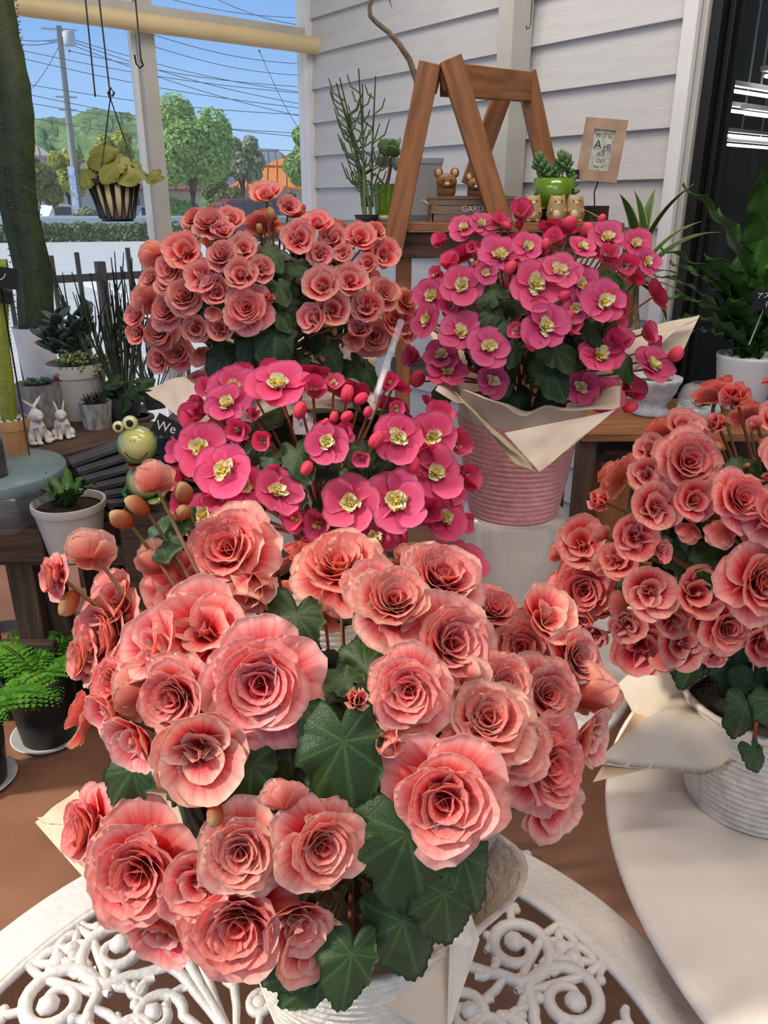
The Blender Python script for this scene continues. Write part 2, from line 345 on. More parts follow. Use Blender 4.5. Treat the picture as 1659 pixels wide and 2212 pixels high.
# ================================================================== petals, flowers and leaves
def petal(L=1,fan=50,cup=.25,side=.1,ruf=.05,k=5,ph=0,refl=0,ser=.02,rnd=.2,nu=6,nv=9,th=.006,base=.04,M=None,B=None,shape=0):
    own=B is None
    if own: B=MB()
    if B.c is None: B.c=[]
    G=[]
    for i in range(nu+1):
        u=base+(1-base)*i/nu
        for j in range(nv):
            v=-1+2*j/(nv-1); a=math.radians(fan)*v*(1-.18*shape*u)
            rho=u*L*(max(.0,math.cos(min(1,abs(v))*PI/2*.985))**(.28+rnd*.35)*(.97+.03*math.cos(3*v+ph)))*(1+u**5*ser*(math.sin(7.3*v+ph*2.1)+.8*math.sin(17*v+ph)+.5*math.sin(31*v+ph*3)))
            x=rho*math.sin(a); y=rho*math.cos(a)
            z=L*(cup*u*u+side*v*v*u+ruf*u**3*(math.sin(k*v+ph)*(0.45+abs(v)*.6)+.45*math.sin(k*2.3*v+ph*1.7)*u*u+.22*math.sin(k*5.1*v+ph*2.9)*u**4)-refl*max(0,u-.55)**2)
            G.append((Vector((x,y,z)),u,v))
    n=(nu+1)*nv
    for sgn,flag in ((1,0),(-1,1)):
        pass
    V=[];Cc=[]
    for p,u,v in G:
        V.append(p+Vector((0,0,th/2))); Cc.append((min(1,u*(1-.25*abs(v)**2)+.25*abs(v)**2),0,v*.5+.5))
    for p,u,v in G:
        V.append(p-Vector((0,0,th/2))); Cc.append((min(1,u),1,v*.5+.5))
    Fc=[(i*nv+j,i*nv+j+1,(i+1)*nv+j+1,(i+1)*nv+j) for i in range(nu) for j in range(nv-1)]
    Fb=[tuple(n+x for x in reversed(q)) for q in Fc]
    rim=[i*nv for i in range(nu+1)]+[nu*nv+j for j in range(1,nv)]+[i*nv+nv-1 for i in range(nu-1,-1,-1)]
    Fr=[(rim[i],rim[i+1],n+rim[i+1],n+rim[i]) for i in range(len(rim)-1)]
    Fc=[tuple(reversed(q)) for q in Fc]; Fb=[tuple(reversed(q)) for q in Fb]
    if M: V=[M@p for p in V]
    B.add(V,Fc+Fb+Fr); B.c+=Cc
    return B
def pm(phi,tau,s=1,z=0,r=0,roll=0):
    """place a petal: phi round the axis, tau degrees away from the axis"""
    return rotz(phi)@T((0,r,z))@Matrix.Rotation(math.radians(90-tau),4,'X')@Matrix.Rotation(roll,4,'Y')@Matrix.Scale(s,4)
rr=random.Random(3)
OUTER=[petal(fan=72,cup=.16,side=.10,ruf=.075,k=4+i,ph=i*1.7,refl=.55,ser=.022,nu=9,nv=19).mesh('petal',PEACH) for i in range(5)]
MID=[petal(fan=70,cup=.36,side=.18,ruf=.065,k=5,ph=i*2.1,refl=.8,ser=.022,nu=9,nv=17).mesh('petal',PEACH) for i in range(4)]
CUPP=[petal(fan=76,cup=.26,side=.20,ruf=.055,k=5,ph=i*1.3,refl=.4,ser=.022,nu=9,nv=19).mesh('petal',PEACH) for i in range(4)]
BUDQ=[petal(fan=66,cup=.55,side=.35,ruf=.02,k=3,ph=i*1.3,refl=.0,ser=.0,rnd=.35,nu=7,nv=9).mesh('petal',PEACH) for i in range(2)]
HEART=[]
for h in range(4):
    B=MB(); ph=h*1.1
    for n_,tau,L,zz in ((4,63,.76,.04),(4,54,.61,.09),(3,46,.47,.14),(3,36,.35,.18),(2,24,.24,.21),(1,8,.16,.22)):
        ph+=.7
        for q in range(n_):
            petal(fan=68,cup=.42+.12*rr.random(),side=.28,ruf=.055,k=5,ph=rr.random()*6,refl=.7,ser=.025,nu=7,nv=13,th=.008,M=pm(ph+2*PI*q/n_+rr.uniform(-.18,.18),tau+rr.uniform(-4,4),L*rr.uniform(.92,1.06),zz,roll=rr.uniform(-.12,.12)),B=B)
    B.c=[(c[0]*.90,c[1],c[2]) for c in B.c]
    HEART.append(B.mesh('flower_heart',PEACH))
CUPH=[]
for h in range(3):
    B=MB()
    for q in range(2+h): petal(fan=30,cup=.5,side=.3,ruf=.04,k=4,ph=rr.random()*6,nu=5,nv=5,th=.01,M=pm(q*2.2+h,28+rr.uniform(-14,14),.42*rr.uniform(.8,1.2),.03),B=B)
    CUPH.append(B.mesh('flower_heart',PEACH))
BUDC=[petal(fan=40,cup=.5,side=.35,ruf=0,nu=5,nv=5,M=pm(0,12,.8,0)).mesh('bud_heart',PEACH)]
PK=[petal(fan=66,cup=.10,side=.06,ruf=.05,k=4,ph=i*1.9,refl=.22,ser=.02,rnd=.05,nu=8,nv=15,th=.01).mesh('petal',PINK) for i in range(4)]
PKN=[petal(fan=48,cup=.14,side=.08,ruf=.05,k=4,ph=i*1.9+.5,refl=.2,ser=.02,rnd=.1,nu=8,nv=13,th=.01).mesh('petal',PINK) for i in range(3)]
CENT=[]
for h in range(4):
    B=MB()
    nst=rr.choice((8,10,12))
    for q in range(nst):   # cream petaloids
        a=2*PI*q/nst+rr.uniform(-.2,.2); petal(fan=44,cup=.2,side=.1,ruf=.1,k=3,ph=rr.random()*6,nu=3,nv=5,th=.02,M=pm(a,rr.uniform(48,78),rr.uniform(.32,.46),.02),B=B)
    B.m=[0]*len(B.f)
    for q in range(16):
        a=rr.random()*6.28; r=rr.random()*.16; p=Vector((r*math.cos(a),r*math.sin(a),.03)); tip=p*1.35+Vector((0,0,.12+.06*rr.random()))
        k0=len(B.v); B.tube([p,tip],[.01,.012],4,1); B.ball(tip,(.028,.028,.042),5,4,1); B.c+=[(0,0,0)]*(len(B.v)-k0)
    CENT.append(B.mesh('flower_centre',[M_creamp,M_yellow]))
def budmesh(seed):
    B=MB(); B.c=[]
    r=random.Random(seed)
    for s in (1,-1): petal(fan=64,cup=.34,side=.30,ruf=.01,nu=7,nv=9,ser=0,rnd=.42,th=.012,M=Matrix.Rotation(s*PI/2-PI/2,4,'Y')@T((0,0,-.30*1))@Matrix.Scale(1,4),B=B)
    return B
# a begonia bud is a flat clam of two round shells that meet at the rim
def clam(mt,thick=.32):
    B=MB(); B.c=[]; n=14;k=8
    for i in range(k+1):
        t=PI*i/k
        for j in range(n):
            a=2*PI*j/n; x=math.sin(t)*math.cos(a); z=math.cos(t); y=math.sin(t)*math.sin(a)
            seam=1-.10*math.exp(-(y/.12)**2)
            B.v.append((.5*x*seam*(1+.12*z),thick*y*(1+.15*z),.5*z*seam+.45)); B.c.append((min(1,max(0,.5+.5*z)),1,x*.5+.5))
    B.f=[(i*n+j,(i+1)*n+j,(i+1)*n+(j+1)%n,i*n+(j+1)%n) for i in range(k) for j in range(n)]; B.m=[0]*len(B.f)
    return B.mesh('bud',mt)
CLAMP=clam(BUDP); CLAMO=clam(PEACH,.24)
CLAMO.vertices.foreach_set('co',[c for v in [tuple(x.co) for x in CLAMO.vertices] for c in (v[0]*(.82 if v[2]<.5 else .82*(1-.5*((v[2]-.5)/.5)**1.5)),v[1],v[2]*1.12)])
def leafmesh(seed,n=108,rings=7):
    r=random.Random(seed); B=MB(); B.c=[]
    veins=[-2.35,-1.5,-.75,0,.62,1.3,2.2]
    def outline(a):  # a=0 is the tip direction, +-pi the notch at the petiole
        base=.60+.40*math.exp(-(a/.55)**2)+.06*math.cos(a*2)
        lob=0
        for vv in veins: lob+=(.085 if abs(vv)<1.6 else .05)*math.exp(-((a-vv)/.17)**2)
        notch=1-.62*math.exp(-((abs(a)-PI)/.30)**2)
        tooth=1+.022*(1-abs((a*8.0+seed)%2-1)*2)+.020*(1-abs((a*17)%2-1)*2)
        skew=1+.12*math.sin(a)
        return (base+lob)*notch*tooth*skew*.62
    G=[]
    for i in range(rings+1):
        u=i/rings
        for j in range(n):
            a=-PI+2*PI*j/n; d=min(abs(a-vv) for vv in veins); rad=outline(a)*u
            ve=max(0,1-d/(.05/(u+.10))) if u<.97 else 0
            z=-.09*u*u+.016*u*min(1,d/.3)-.05*math.sin(a*3+seed)*u*u-.025*math.sin(a*7+seed*2)*u**3-.10*(u*max(0,math.cos(a)))**2
            G.append(((rad*math.sin(a),rad*math.cos(a),z),ve*.55))
    for p,ve in G: B.v.append(p); B.c.append((ve,0,0))
    nn=len(G)
    for p,ve in G: B.v.append((p[0],p[1],p[2]-.008)); B.c.append((ve*.6+.1,1,0))
    Fc=[(i*n+j,i*n+(j+1)%n,(i+1)*n+(j+1)%n,(i+1)*n+j) for i in range(rings) for j in range(n)]
    B.f=[tuple(reversed(q)) for q in Fc]+[tuple(nn+x for x in q) for q in Fc]+[(rings*n+j,rings*n+(j+1)%n,nn+rings*n+(j+1)%n,nn+rings*n+j) for j in range(n)]
    B.f=B.f; B.m=[0]*len(B.f)
    return B.mesh('leaf',LEAF)
LEAVES=[leafmesh(s) for s in (1,2,3)]
RIGHT=Vector((1,0,0)); UPV=Vector((0,st,ct)); BACK=Vector((0,-ct,st))
def camdir(a,b,back=False):
    c=math.sqrt(max(.02,1-a*a-b*b)); return (RIGHT*a+UPV*b+BACK*(-c if back else c)).normalized()
def begonia(name,label,cpx,rad,flowers,leaves,kind,base,seed,nfill=26,tint=(1,1,1),dirs=None,stemm=None):
    rg=random.Random(seed); cen=atd(*cpx); rx,ry,rz=rad
    root=thing(name,label,'plant',base); inv=T(-Vector(base))
    def hit(px,py,sc=1.0):
        r=ray(px,py); o=CAM-cen; q=Vector((1/(rx*sc),1/(ry*sc),1/(rz*sc)))
        O=Vector((o.x*q.x,o.y*q.y,o.z*q.z)); D=Vector((r.x*q.x,r.y*q.y,r.z*q.z))
        a=D.dot(D); b=O.dot(D); c=O.dot(O)-1; ds=b*b-a*c
        t=(-b-math.sqrt(ds))/a if ds>0 else -b/a
        p=CAM+r*t; d=p-cen; nrm=Vector((d.x/rx**2,d.y/ry**2,d.z/rz**2)).normalized()
        return p,nrm,t
    heart=Vector((base[0],base[1],cen.z-rz*.75))
    for fl in flowers:
        px,py,dia,ty=fl[:4]; ab=fl[4:6] if len(fl)>5 else None; tn=fl[6] if len(fl)>6 else None
        bk=ty.endswith('-'); ty=ty.rstrip('-')
        sc={'r':1.0,'c':1.0,'s':1.0,'b':.98,'o':1.0,'k':.97}[ty]
        p,nr,t=hit(px,py,sc*rg.uniform(.95,1.04)); 
        if ab: n=camdir(ab[0],ab[1],bk)
        else: n=(nr*.7-ray(px,py).normalized()*.5+Vector((0,0,.12))).normalized()
        Rr=dia/2*t/F*(.80 if bk else 1)*{'r':1.30,'c':1.36,'s':1.36,'b':1.05,'o':1.4,'k':1.5}[ty]
        M=inv@T(p)@frame(n,rg.random()*6.28)@Matrix.Scale(Rr,4)
        tt=tn or tint; j=lambda s=.05:tuple(min(1.25,c*rg.uniform(1-s,1+s)) for c in tt); colr=j()
        if ty=='b' and kind=='peach': colr=(.62,.68,.42)
        pet=lambda me,Mx: ob('petal',me,f,Mx,colr)
        if ty=='r':
            f=ob('flower',rg.choice(HEART),root,M@T((0,0,-.12)),colr)
            for q in range(5): pet(rg.choice(OUTER),pm(2*PI*q/5+rg.uniform(-.2,.2),rg.uniform(74,90),rg.uniform(.9,1.06),-.03,roll=rg.uniform(-.15,.15)))
            for q in range(4): pet(rg.choice(MID),pm(2*PI*(q+.5)/4+rg.uniform(-.2,.2),rg.uniform(60,70),rg.uniform(.80,.9),.02,roll=rg.uniform(-.2,.2)))
        elif ty=='c':
            f=ob('flower',rg.choice(CUPH),root,M@T((0,0,-.25)),colr)
            for q in range(5): pet(rg.choice(CUPP),pm(2*PI*q/5+rg.uniform(-.2,.2),rg.uniform(58,72),rg.uniform(.95,1.1),-.02*q,roll=rg.uniform(-.15,.15)))
            for q in range(2): pet(rg.choice(MID),pm(rg.random()*6.3,rg.uniform(45,55),rg.uniform(.6,.75),.02))
        elif ty=='o':   # opening bud of double flower
            f=ob('flower',BUDC[0],root,M@T((0,0,-.3)),colr)
            for q in range(4): pet(rg.choice(BUDQ),pm(2*PI*q/4+rg.uniform(-.2,.2),rg.uniform(28,44),rg.uniform(.85,1.05),-.01*q))
        elif ty=='s':
            f=ob('flower',rg.choice(CENT),root,M,colr)
            np_=rg.choice((5,5,6))
            for q in range(np_): pet(rg.choice(PK if q%2==0 or np_==5 else PKN),pm(2*PI*q/np_+rg.uniform(-.15,.15),rg.uniform(72,88),rg.uniform(.86,1.06),-.015*(q%3),roll=rg.uniform(-.15,.15)))
        elif ty=='k':   # half closed pink flower
            f=ob('flower',rg.choice(CENT),root,M@T((0,0,-.35)),colr)
            for q in range(4): pet(rg.choice(PK),pm(2*PI*q/4+rg.uniform(-.2,.2),rg.uniform(22,52),rg.uniform(.8,1.0),-.01*q))
        elif ty=='b':
            f=ob('bud',CLAMO if kind=='peach' else CLAMP,root,M@Matrix.Rotation(rg.uniform(-.4,.4),4,'X')@T((0,0,-.4))@Matrix.Scale(2.0,4),colr)
        q0=p-n*Rr*(.05 if ty!='b' else .5); q2=heart+(p-heart)*.25; q2.z=min(q2.z,p.z-.01); mid=q0*.5+q2*.5-n*.02+Vector((0,0,.012))
        B=MB(); pts=[]
        for i in range(7):
            s=i/6; pts.append((q0*(1-s)**2+mid*2*s*(1-s)+q2*s*s)-Vector(base))
        B.tube(pts,[.0016+.0012*i/6 for i in range(7)],5); put(B,'flower_stem',stemm or M_stem,root)
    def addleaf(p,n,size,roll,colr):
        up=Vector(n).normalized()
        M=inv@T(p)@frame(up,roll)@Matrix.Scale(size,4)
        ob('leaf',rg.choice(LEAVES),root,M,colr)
        q2=heart+(p-heart)*.2; B=MB(); pts=[]; mid=p*.5+q2*.5-up*.01
        for i in range(5):
            s=i/4; pts.append((p*(1-s)**2+mid*2*s*(1-s)+q2*s*s)-Vector(base))
        B.tube(pts,.0022,5); put(B,'leaf_stem',M_stem,root)
    for lf in leaves:
        px,py,size,a,b,ang=lf[:6]; p,nr,t=hit(px,py,lf[6] if len(lf)>6 else .86); n=camdir(a,b)
        # ang: the way the tip points in the picture, degrees from straight up, clockwise
        tip=(RIGHT*math.sin(math.radians(ang))+UPV*math.cos(math.radians(ang))); y=(tip-n*tip.dot(n)).normalized(); x=y.cross(n)
        Rm=Matrix(((x.x,y.x,n.x,0),(x.y,y.y,n.y,0),(x.z,y.z,n.z,0),(0,0,0,1)))
        sz=size*t/F*.92; g=rg.uniform(.85,1.15)
        ob('leaf',rg.choice(LEAVES),root,inv@T(p)@Rm@Matrix.Scale(sz,4),(g*rg.uniform(.9,1.1),g,g))
        q2=heart+(p-heart)*.2; B=MB(); B.tube([p-Vector(base)-n*.002,(p*.5+q2*.5)-Vector(base)-n*.015,q2-Vector(base)],.0024,5); put(B,'leaf_stem',M_stem,root)
    for i in range(nfill):
        z=rg.uniform(-.75,.8); a=i*2.399+rg.random()*.5; s=math.sqrt(1-z*z); d=Vector((s*math.cos(a),s*math.sin(a),z)); sc=rg.uniform(.58,.74)
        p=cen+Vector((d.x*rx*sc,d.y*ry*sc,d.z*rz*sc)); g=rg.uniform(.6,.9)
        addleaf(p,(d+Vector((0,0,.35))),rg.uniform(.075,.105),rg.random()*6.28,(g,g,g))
    # flowers that only the far side shows
    for i in range(46):
        z=-.35+1.25*(i+.5)/46; a=i*2.39996; s=math.sqrt(max(0,1-z*z)); d=Vector((s*math.cos(a),s*math.sin(a),z)); p=cen+Vector((d.x*rx,d.y*ry,d.z*rz)); Rr=.036*rg.uniform(.8,1.1)
        v=CAM-p; dep=-v.dot(BACK)*-1; px=829.5+F*p.x/max(.05,(p-CAM).dot(-BACK))
        if px<1640 and d.dot(v.normalized())>-.25: continue
        if z<-.1 and i%3: continue
        n=(d+Vector((0,0,.25))).normalized(); colr=tint; f=ob('flower',rg.choice(HEART if kind=='peach' else CENT),root,inv@T(p)@frame(n,rg.random()*6)@Matrix.Scale(Rr,4),colr)
        for q in range(5): ob('petal',rg.choice(OUTER if kind=='peach' else PK),f,pm(2*PI*q/5,rg.uniform(72,86),rg.uniform(.9,1.05),-.03),colr)
        B=MB(); B.tube([p-Vector(base)-n*.003,p*.5+heart*.5-Vector(base),heart+(p-heart)*.25-Vector(base)],.0018,5); put(B,'flower_stem',stemm or M_stem,root)
    B=MB()
    for i in range(7):
        a=i*.9; B.tube([Vector((.02*math.cos(a),.02*math.sin(a),0)),heart-Vector(base)+Vector((.05*math.cos(a),.05*math.sin(a),.03))],[.006,.004],6)
    put(B,'stem_base',M_stem,root)
    return root
def crop(l,x0,y0,s): return [(x0+s*q[0],y0+s*q[1],s*q[2],*q[3:]) for q in l]
TB1=.70; TB3=.75
# --- front plant
A_FL=[(500,1190,190,'r',-.1,.28),(565,1475,245,'r',.1,.1),(430,1625,185,'c',.12,-.05),(390,1505,180,'r',-.3,.05),(445,1365,190,'c',-.05,.35),(250,1375,200,'r',-.55,.1),
(395,1265,140,'c',-.3,.4),(345,1215,110,'c-',-.3,.6),(200,1195,125,'c-',-.3,.5),(125,1245,95,'r',-.75,.0),(335,1045,115,'c-',-.1,.7),(545,1260,120,'o',.25,-.5),
(735,1240,200,'r',0,.72),(850,1310,180,'r',.1,.6),(945,1262,190,'r',.3,.68),(965,1392,200,'r',.35,.22),(885,1490,168,'r',-.12,.1),(1065,1322,115,'r',.1,.65),
(1120,1400,145,'r',0,.15),(1180,1335,130,'c',.4,.55),(1175,1500,150,'r',.2,.25),(1262,1500,160,'c-',.55,.35),(1050,1560,190,'r',.05,.55),(960,1720,240,'r',-.05,.0),
(1170,1650,190,'r',.45,.05),(1190,1745,135,'c',.4,-.35,(1.02,1.25,1.1)),(840,1592,85,'o',-.1,-.6),(770,1512,62,'o',.1,.2),(310,1872,235,'r',-.12,.02),(525,1835,185,'r',0,.12),
(690,1822,180,'r',.35,.1),(522,1980,235,'r',.0,-.05),(200,1785,150,'r',-.75,.1),(670,2035,150,'c',.45,-.2),(350,2010,150,'c',-.15,-.6),(235,1545,105,'c',-.6,-.35),
(295,1600,130,'c',-.55,-.3),(612,1730,125,'c-',-.2,.6),(190,1420,110,'r',-.8,.0),(1272,1590,120,'c',.75,-.2),(310,1490,160,'c-',-.7,.2),(890,1215,110,'c-',.1,.8),
(600,1225,60,'b',.2,.5),(275,1130,55,'b',-.5,.5),(312,1100,55,'b',-.4,.6),(400,1080,55,'b',.2,.5),(395,1115,50,'b',.3,.3),(160,1290,60,'b',-.3,-.6),(1010,1470,130,'c-',.5,.3),(470,1740,60,'b',0,-.5),(640,1990,140,'c',.3,-.4),(330,1400,150,'c',-.5,.3),(265,1480,150,'r',-.6,.1),(1085,1480,130,'r',.2,.4),(1110,1610,150,'r',.3,.2),(1235,1425,130,'r',.5,.3),(430,1905,140,'c',0,0),(800,1275,120,'c',0,.6),(1010,1640,150,'c',.2,.3),(250,1300,130,'c',-.5,.5),(410,1940,120,'c',-.1,-.3)]
A_LF=[(742,1600,290,.05,.1,172,1.0),(640,1330,210,.1,.55,185,.9),(790,1440,250,-.1,.5,30,.84),(745,1470,120,0,.8,-60,.92),(880,1800,330,.15,.1,165,.98),(870,1990,250,.1,.0,165,1.0),
(1000,1850,220,.3,.1,160,1.02),(960,1930,220,.2,.0,170,1.05),(760,2060,200,.1,.2,190,1.08),(650,2100,150,-.1,.3,-110,1.08),(345,1160,150,-.3,.4,30,.95),(545,1650,180,-.1,.2,185,.88),(290,1660,200,-.35,.1,-140,.9),(690,2110,170,.1,.2,-130,1.0),(240,1910,110,-.5,.0,-130,.95),(620,1600,160,0,.2,170,.8),(900,1930,280,.2,-.15,170,.86),(700,1720,200,0,.1,180,.82)]
baseA=Vector((-.03,.55,TB1+.12))
begonia('begonia','front begonia with large peach pink double flowers on the white iron table',(700,1600,.70),(.205,.17,.16),A_FL,A_LF,'peach',baseA,11,30)
# --- right plant
B_FL=crop([(1360,190,240,'o',-.5,.35),(1230,370,170,'o',-.6,.2),(1500,370,150,'c-',-.2,.6),(1000,390,260,'c',.0,.6),(770,540,200,'c',-.6,.3),(1030,640,430,'r',-.05,.2),(740,720,230,'c',-.4,.1),
(810,935,320,'c',.0,.2),(1070,890,280,'c',.1,.05),(1375,890,370,'r',.1,.2),(670,1140,300,'c',-.1,.1),(845,1230,160,'c',.5,.0),(1040,1095,190,'c-',.0,-.5),(1260,1100,260,'c-',.1,-.6),(440,890,190,'o',-.6,-.2),
(310,1190,340,'c',-.3,.2),(320,1500,420,'r',-.15,.0),(770,1510,330,'c',0,.1),(1085,1520,340,'c',.05,.1),(1500,1450,500,'r',.2,.05),(1285,1750,330,'r',.1,-.05),(980,1860,340,'c',.0,-.1),(720,1890,390,'c',-.1,-.15),
(575,1600,230,'c-',-.6,.1),(1545,1860,300,'c',.1,-.2),(290,1700,200,'c',-.4,-.5),(150,1250,170,'c-',-.6,.2),(450,1130,170,'c-',-.3,.6),(1500,1110,220,'c-',.2,-.4),(400,1810,180,'c',-.5,-.5,(.85,.7,.75)),(1215,1960,150,'c',.0,-.6),(870,1950,270,'c-',-.1,-.5),(1570,740,90,'o'),
(1240,500,100,'b',-.3,-.4),(1530,480,100,'b',.3,-.3),(1430,650,60,'b'),(1700,600,330,'c'),(1750,900,340,'r'),(1800,1250,330,'c'),(1850,1550,330,'r'),(1950,1000,300,'c'),(2050,1400,300,'r'),(1750,1750,320,'c'),(2000,1750,300,'c'),(2150,1150,280,'r'),(1650,330,260,'c'),(560,1300,240,'c',-.3,.3),(620,1740,230,'c',-.2,-.2),(930,1700,230,'c',0,-.1),(900,560,200,'c',-.3,.3),(460,1330,200,'c-',-.2,.3),(1130,1700,220,'c',0,-.2)],1160,800,.3164)
B_LF=crop([(1390,660,330,.1,.5,60,.92),(1200,1230,430,.0,.45,180,.86),(1350,2000,480,.1,.0,170,.88),(1080,1960,380,-.1,.1,200,.88),(1560,740,260,.2,.4,120,.9),(900,1250,300,-.1,.4,-30,.84),(640,1420,260,-.2,.3,200,.84),(1500,2150,500,.1,.0,170,.92),(1420,2300,380,.0,.0,190,.96),(1480,2600,260,.1,.1,160,1.0),(1640,2250,500,.2,.0,150,.9),(1800,2100,450,.3,.1,140,.9)],1160,800,.3164)
baseB=Vector((.455,.78,TB3+.12))
begonia('begonia','right begonia with coral pink rose flowers on the smooth white table',(1650,1135,.86),(.205,.165,.155),B_FL,B_LF,'peach',baseB,23,28,tint=(1,.90,.90))
# --- back left plant
C_FL=crop([(790,110,160,'c',-.1,.5),(915,165,120,'c',.3,.3),(820,212,100,'b',0,-.3),(405,240,130,'r',-.3,.3),(490,270,190,'r',0,.45),(600,240,150,'c',.2,.4),(190,430,200,'c-',-.7,.1),(350,410,200,'c',0,.2),(275,510,140,'c',-.2,.0),
(460,560,190,'c',-.1,.2),(525,632,160,'c',0,.1),(560,440,180,'r',0,.3),(665,400,160,'c',.2,.3),(655,545,165,'c',0,.1),(765,510,140,'c',.3,.1),(690,725,235,'r',.05,.05),(540,825,140,'c',-.1,.0),(355,660,200,'r',-.1,.2),
(150,670,200,'c-',-.75,.2),(265,740,195,'r',-.2,.1),(225,845,190,'r',-.25,.05),(410,830,140,'c',.1,-.3),(85,760,130,'c',-.4,.1),(95,855,115,'c',-.5,-.1),(320,960,165,'r',-.1,.1),(210,1000,120,'c',-.4,-.3),(430,970,140,'c-',.2,-.3),(425,1130,130,'c',.1,-.2),
(970,340,175,'c',0,.05),(1065,260,150,'c',.1,.5),(1150,345,150,'c',-.1,.2),(1300,340,180,'c',.1,.4),(1080,430,130,'c',.1,-.2),(1210,425,95,'c',-.1,.1),(1345,480,110,'c',-.2,.0),(1430,430,160,'c',.3,.1),(1385,300,110,'r',.3,.4),
(1100,600,200,'c',-.1,.2),(1245,570,190,'c',.1,.25),(1150,730,200,'c',0,.0),(1335,715,175,'c',0,.1),(1045,775,150,'c',-.4,-.1),(1430,640,170,'r',.3,.2),(1370,875,200,'r',.1,-.1),(1490,780,180,'c',.4,.1),(1545,680,130,'r',.5,.1),(1160,840,60,'b'),(805,660,80,'o',.2,-.2),(760,305,70,'b'),(1300,830,130,'c',.0,.4),(1265,890,140,'c-',-.2,-.3),(1550,850,110,'c',.5,-.1),
(870,290,80,'b',.2,-.2),(1090,985,50,'b'),(1100,1060,75,'o',.1,-.5),(1050,1030,60,'b'),(250,590,120,'c',-.3,.2),(160,560,110,'c',-.6,.2),(500,740,110,'c-',0,-.4),(560,300,120,'c',.1,.5)],260,380,.398)
C_LF=crop([(800,400,230,.0,.5,150,.9),(860,590,200,.1,.4,160,.9),(860,740,190,.1,.3,150,.9),(850,830,380,.0,.25,185,.92),(560,960,270,-.1,.2,200,.9),(1120,930,240,.1,.2,150,.9),(990,1000,150,0,.3,200,.96),(1280,1030,270,.2,.2,140,.9),(960,480,200,.1,.4,120,.86),(700,900,220,-.1,.2,200,.86),(1200,620,220,.1,.3,100,.84),(640,350,160,-.1,.6,20,.9),(1330,1060,200,.2,.1,150,.93)],260,380,.398)
cC=atd(590,640,1.28); baseC=Vector((cC.x,cC.y,1.12))
begonia('begonia','back begonia with small salmon double flowers in front of the window',(590,640,1.28),(.195,.16,.135),C_FL,C_LF,'peach',baseC,35,28,tint=(1,.95,.95))
# --- back right pink plant
D_FL=crop([(405,240,140,'s',-.2,.4),(500,215,120,'s',.2,.3),(600,190,130,'k',0,.5),(715,140,170,'k',.1,.4),(450,340,100,'k',-.2,-.1),(330,420,140,'k',-.4,.5),(600,390,200,'s',0,.3),(750,340,150,'s',.1,.2),(400,550,200,'s',-.2,.1),(525,480,110,'s',0,.0),
(235,605,180,'s',-.3,.1),(215,735,170,'s',-.75,.0),(390,805,200,'s',-.1,.3),(540,885,210,'s',.0,.2),(285,930,170,'s',-.1,.45),(315,1020,190,'s',0,.6),(560,1065,160,'s',.2,.0),(125,930,140,'k',-.6,.1),(795,545,255,'s',0,.1),(925,475,200,'s',.0,.3),
(1040,540,165,'s',.2,.0),(1165,640,215,'s',.1,.15),(1010,670,150,'s',.1,-.1),(850,775,220,'s',0,.1),(1000,770,130,'k',.3,-.1),(1045,345,150,'s',.3,.55),(1180,290,165,'s',0,.3),(1335,325,155,'s',.1,.2),(1195,375,150,'k',0,.1),(1395,420,140,'s',.4,.1),
(1290,430,150,'k',.1,-.2),(895,290,140,'k',-.1,.3),(1145,930,220,'s',.1,.4),(1245,840,180,'k',.2,.5),(1040,1100,165,'s',-.1,.1),(1175,1145,185,'s',.05,.05),(1320,1110,170,'k',.4,.3),(1430,990,200,'s',.2,.6),(1410,800,150,'k',.6,.1),(330,650,140,'k',-.3,-.3),(800,670,160,'k',0,-.2),(1260,745,90,'k',.4,0),(280,300,110,'k',-.6,.2),(560,310,110,'k',0,.3),
(980,235,85,'b',0,.5),(1535,925,90,'b',.3,.3),(1300,1200,85,'b',.1,-.3),(660,462,90,'b',0,.0),(950,610,80,'b',0,-.1),(685,788,100,'k',-.3,.0),(770,862,80,'b',0,-.3),(170,1062,100,'b',-.3,0),(405,1160,80,'b',0,-.4),(710,225,55,'b'),(645,235,55,'b'),(845,335,70,'b'),(1060,270,90,'b'),(485,450,60,'b'),(980,720,80,'b'),(250,480,90,'k',-.5,.3),(1150,200,60,'b')],840,400,.398)
D_LF=crop([(570,590,220,-.1,.4,-40,.92),(560,700,190,-.2,.2,-150,.88),(690,880,190,.0,.2,200,.93),(900,890,280,.0,.25,120,.9),(870,1000,300,.0,.15,150,.9),(700,1150,250,-.1,.1,170,.9),(900,1180,230,0,.0,175,.97),(300,1130,200,-.3,.1,-150,.93),(1180,500,200,.1,.3,100,.84),(1090,760,220,.1,.2,140,.86),(620,1050,260,-.1,.1,200,.86),(1280,960,200,.3,.1,150,.86),(640,760,200,0,.2,180,.86)],840,400,.398)
cD=atd(1160,690,1.30); baseD=Vector((cD.x-.02,cD.y,1.06))
begonia('begonia','pink begonia with open yellow centred flowers in the pink rope basket',(1160,690,1.30),(.205,.165,.15),D_FL,D_LF,'pink',baseD,47,28,stemm=M_rstem)
